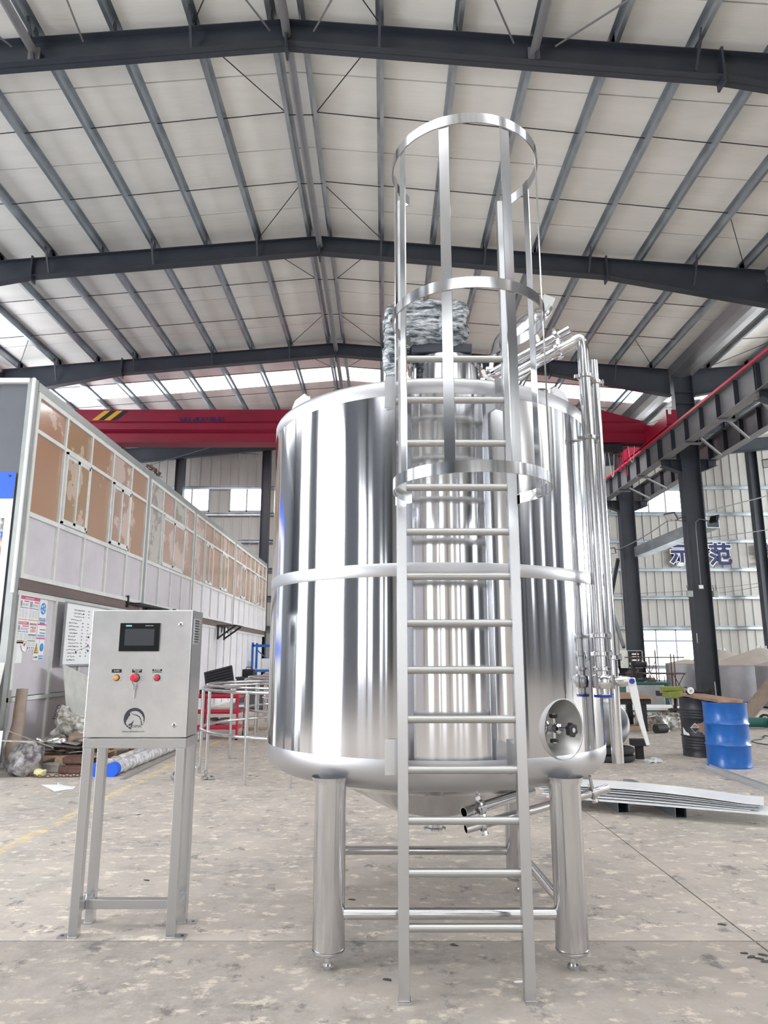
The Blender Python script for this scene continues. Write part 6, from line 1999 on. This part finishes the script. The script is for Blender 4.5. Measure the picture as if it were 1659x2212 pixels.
wire('stay_wire', 'steel wire rising right from the pale floodlight to the photo edge', Vector((9.55, 23.0, 5.95)), Vector((19.5, 26.5, 8.9)), .05, .02)
wire('stay_wire', 'lower steel wire rising right from the near column', Vector((10.62, 23.1, 5.35)), Vector((21, 26, 7.2)), .05, .016)
wire('stay_wire', 'steel wire between the farther and the near column', Vector((9.75, 29.4, 5.9)), Vector((9.5, 23.2, 6.0)), .08, .02)
wire('slack_wire', 'slack thin wire across the lettered end wall, upper of two', Vector((10.48, 33.15, 4.4)), Vector((17.56, 33.15, 4.9)), .12, .012)
wire('slack_wire', 'second slack wire below the first across the lettered wall', Vector((10.48, 33.12, 4.3)), Vector((17.56, 33.12, 4.75)), .25, .012)

# ventilation trunk seen between the columns
vt = thing('conveyor_trough', 'long grey galvanised trough slung between the right columns', 'trough', (10.9, 26.2, 6))
a, b = Vector((10.55, 29.0, 5.75)), Vector((11.3, 24.0, 6.05))
put('trough', MB().strip([a, b], [(-.25, -.2), (.25, -.2), (.25, .2), (.22, .2), (.22, -.17), (-.22, -.17), (-.22, .2), (-.25, .2)]), 'galvanised', vt)
put('hanger', MB().cyl(a + Vector((0, -.5, .2)), a + Vector((0, -.5, 2.2)), .01, n=6).cyl(b + Vector((0, .5, .2)), b + Vector((0, .5, 1.95)), .01, n=6), 'soft_black', vt)
# diagonal braces left of the farther column
xb = thing('column_bracing', 'crossed dark steel braces between the columns beyond the tank pipes', 'bracing', (10.1, 31, 3))
put('brace', MB().beam((9.95, 30.0, 5.6), (9.95, 32.7, 2.3), .12, .12), 'dark_paint', xb)
put('brace', MB().beam((9.95, 32.7, 5.3), (9.95, 30.0, 1.9), .12, .12), 'grey_paint', xb)

# wall lettering
for k, (ch_, px, lab) in enumerate((('示', 1473, 'blue and white wall character half hidden by the near column'), ('范', 1556, 'blue and white wall character right of the near column'), ('安', 1658, 'blue and white wall character cut by the right edge'))):
    c = D(px, 1201, Y1 - .25)
    t = thing('wall_character', lab, 'sign', c)
    text('character_outline', ch_, 1.12, 'white', t, c, (1, 0, 0), (0, 0, 1), .012, bold=.075)
    text('character', ch_, 1.12, 'blue_print', t, c - Vector((0, .02, 0)), (1, 0, 0), (0, 0, 1), .010, bold=.028)
    put('stand_off', MB().cyl(c + Vector((-.3, 0, .3)), c + Vector((-.3, .2, .3)), .01, n=6).cyl(c + Vector((.3, 0, .3)), c + Vector((.3, .2, .3)), .01, n=6), 'dull_steel', t)

# flecks and scraps lying on the floor
random.seed(31)
for k, (px, py) in enumerate(((1608, 2060), (1622, 2068), (1640, 2072), (1650, 2064), (1655, 2078), (1121, 2122), (838, 2118), (300, 1760), (317, 1902), (1560, 1998), (540, 1676), (555, 1678), (690, 1952), (760, 1944), (980, 2042))):
    c = G(px, py)
    pts = [(math.cos(a) * (.018 + .012 * random.random()), math.sin(a) * (.007 + .008 * random.random())) for a in [2 * PI * i / 7 for i in range(7)]]
    r_ = random.uniform(-.6, .6)
    put('floor_fleck', MB().prism(pts, (c.x, c.y, .0005), (math.cos(r_), math.sin(r_), 0), (-math.sin(r_), math.cos(r_), 0), (0, 0, .004)), 'white' if k == 5 else 'scrap_steel', None,
        label='pale scrap of paper on the floor by the right ladder foot' if k == 5 else 'small dark fleck of litter lying on the concrete floor', cat='litter', group=None if k == 5 else 'dark flecks on the floor', at=(c.x, c.y, 0))
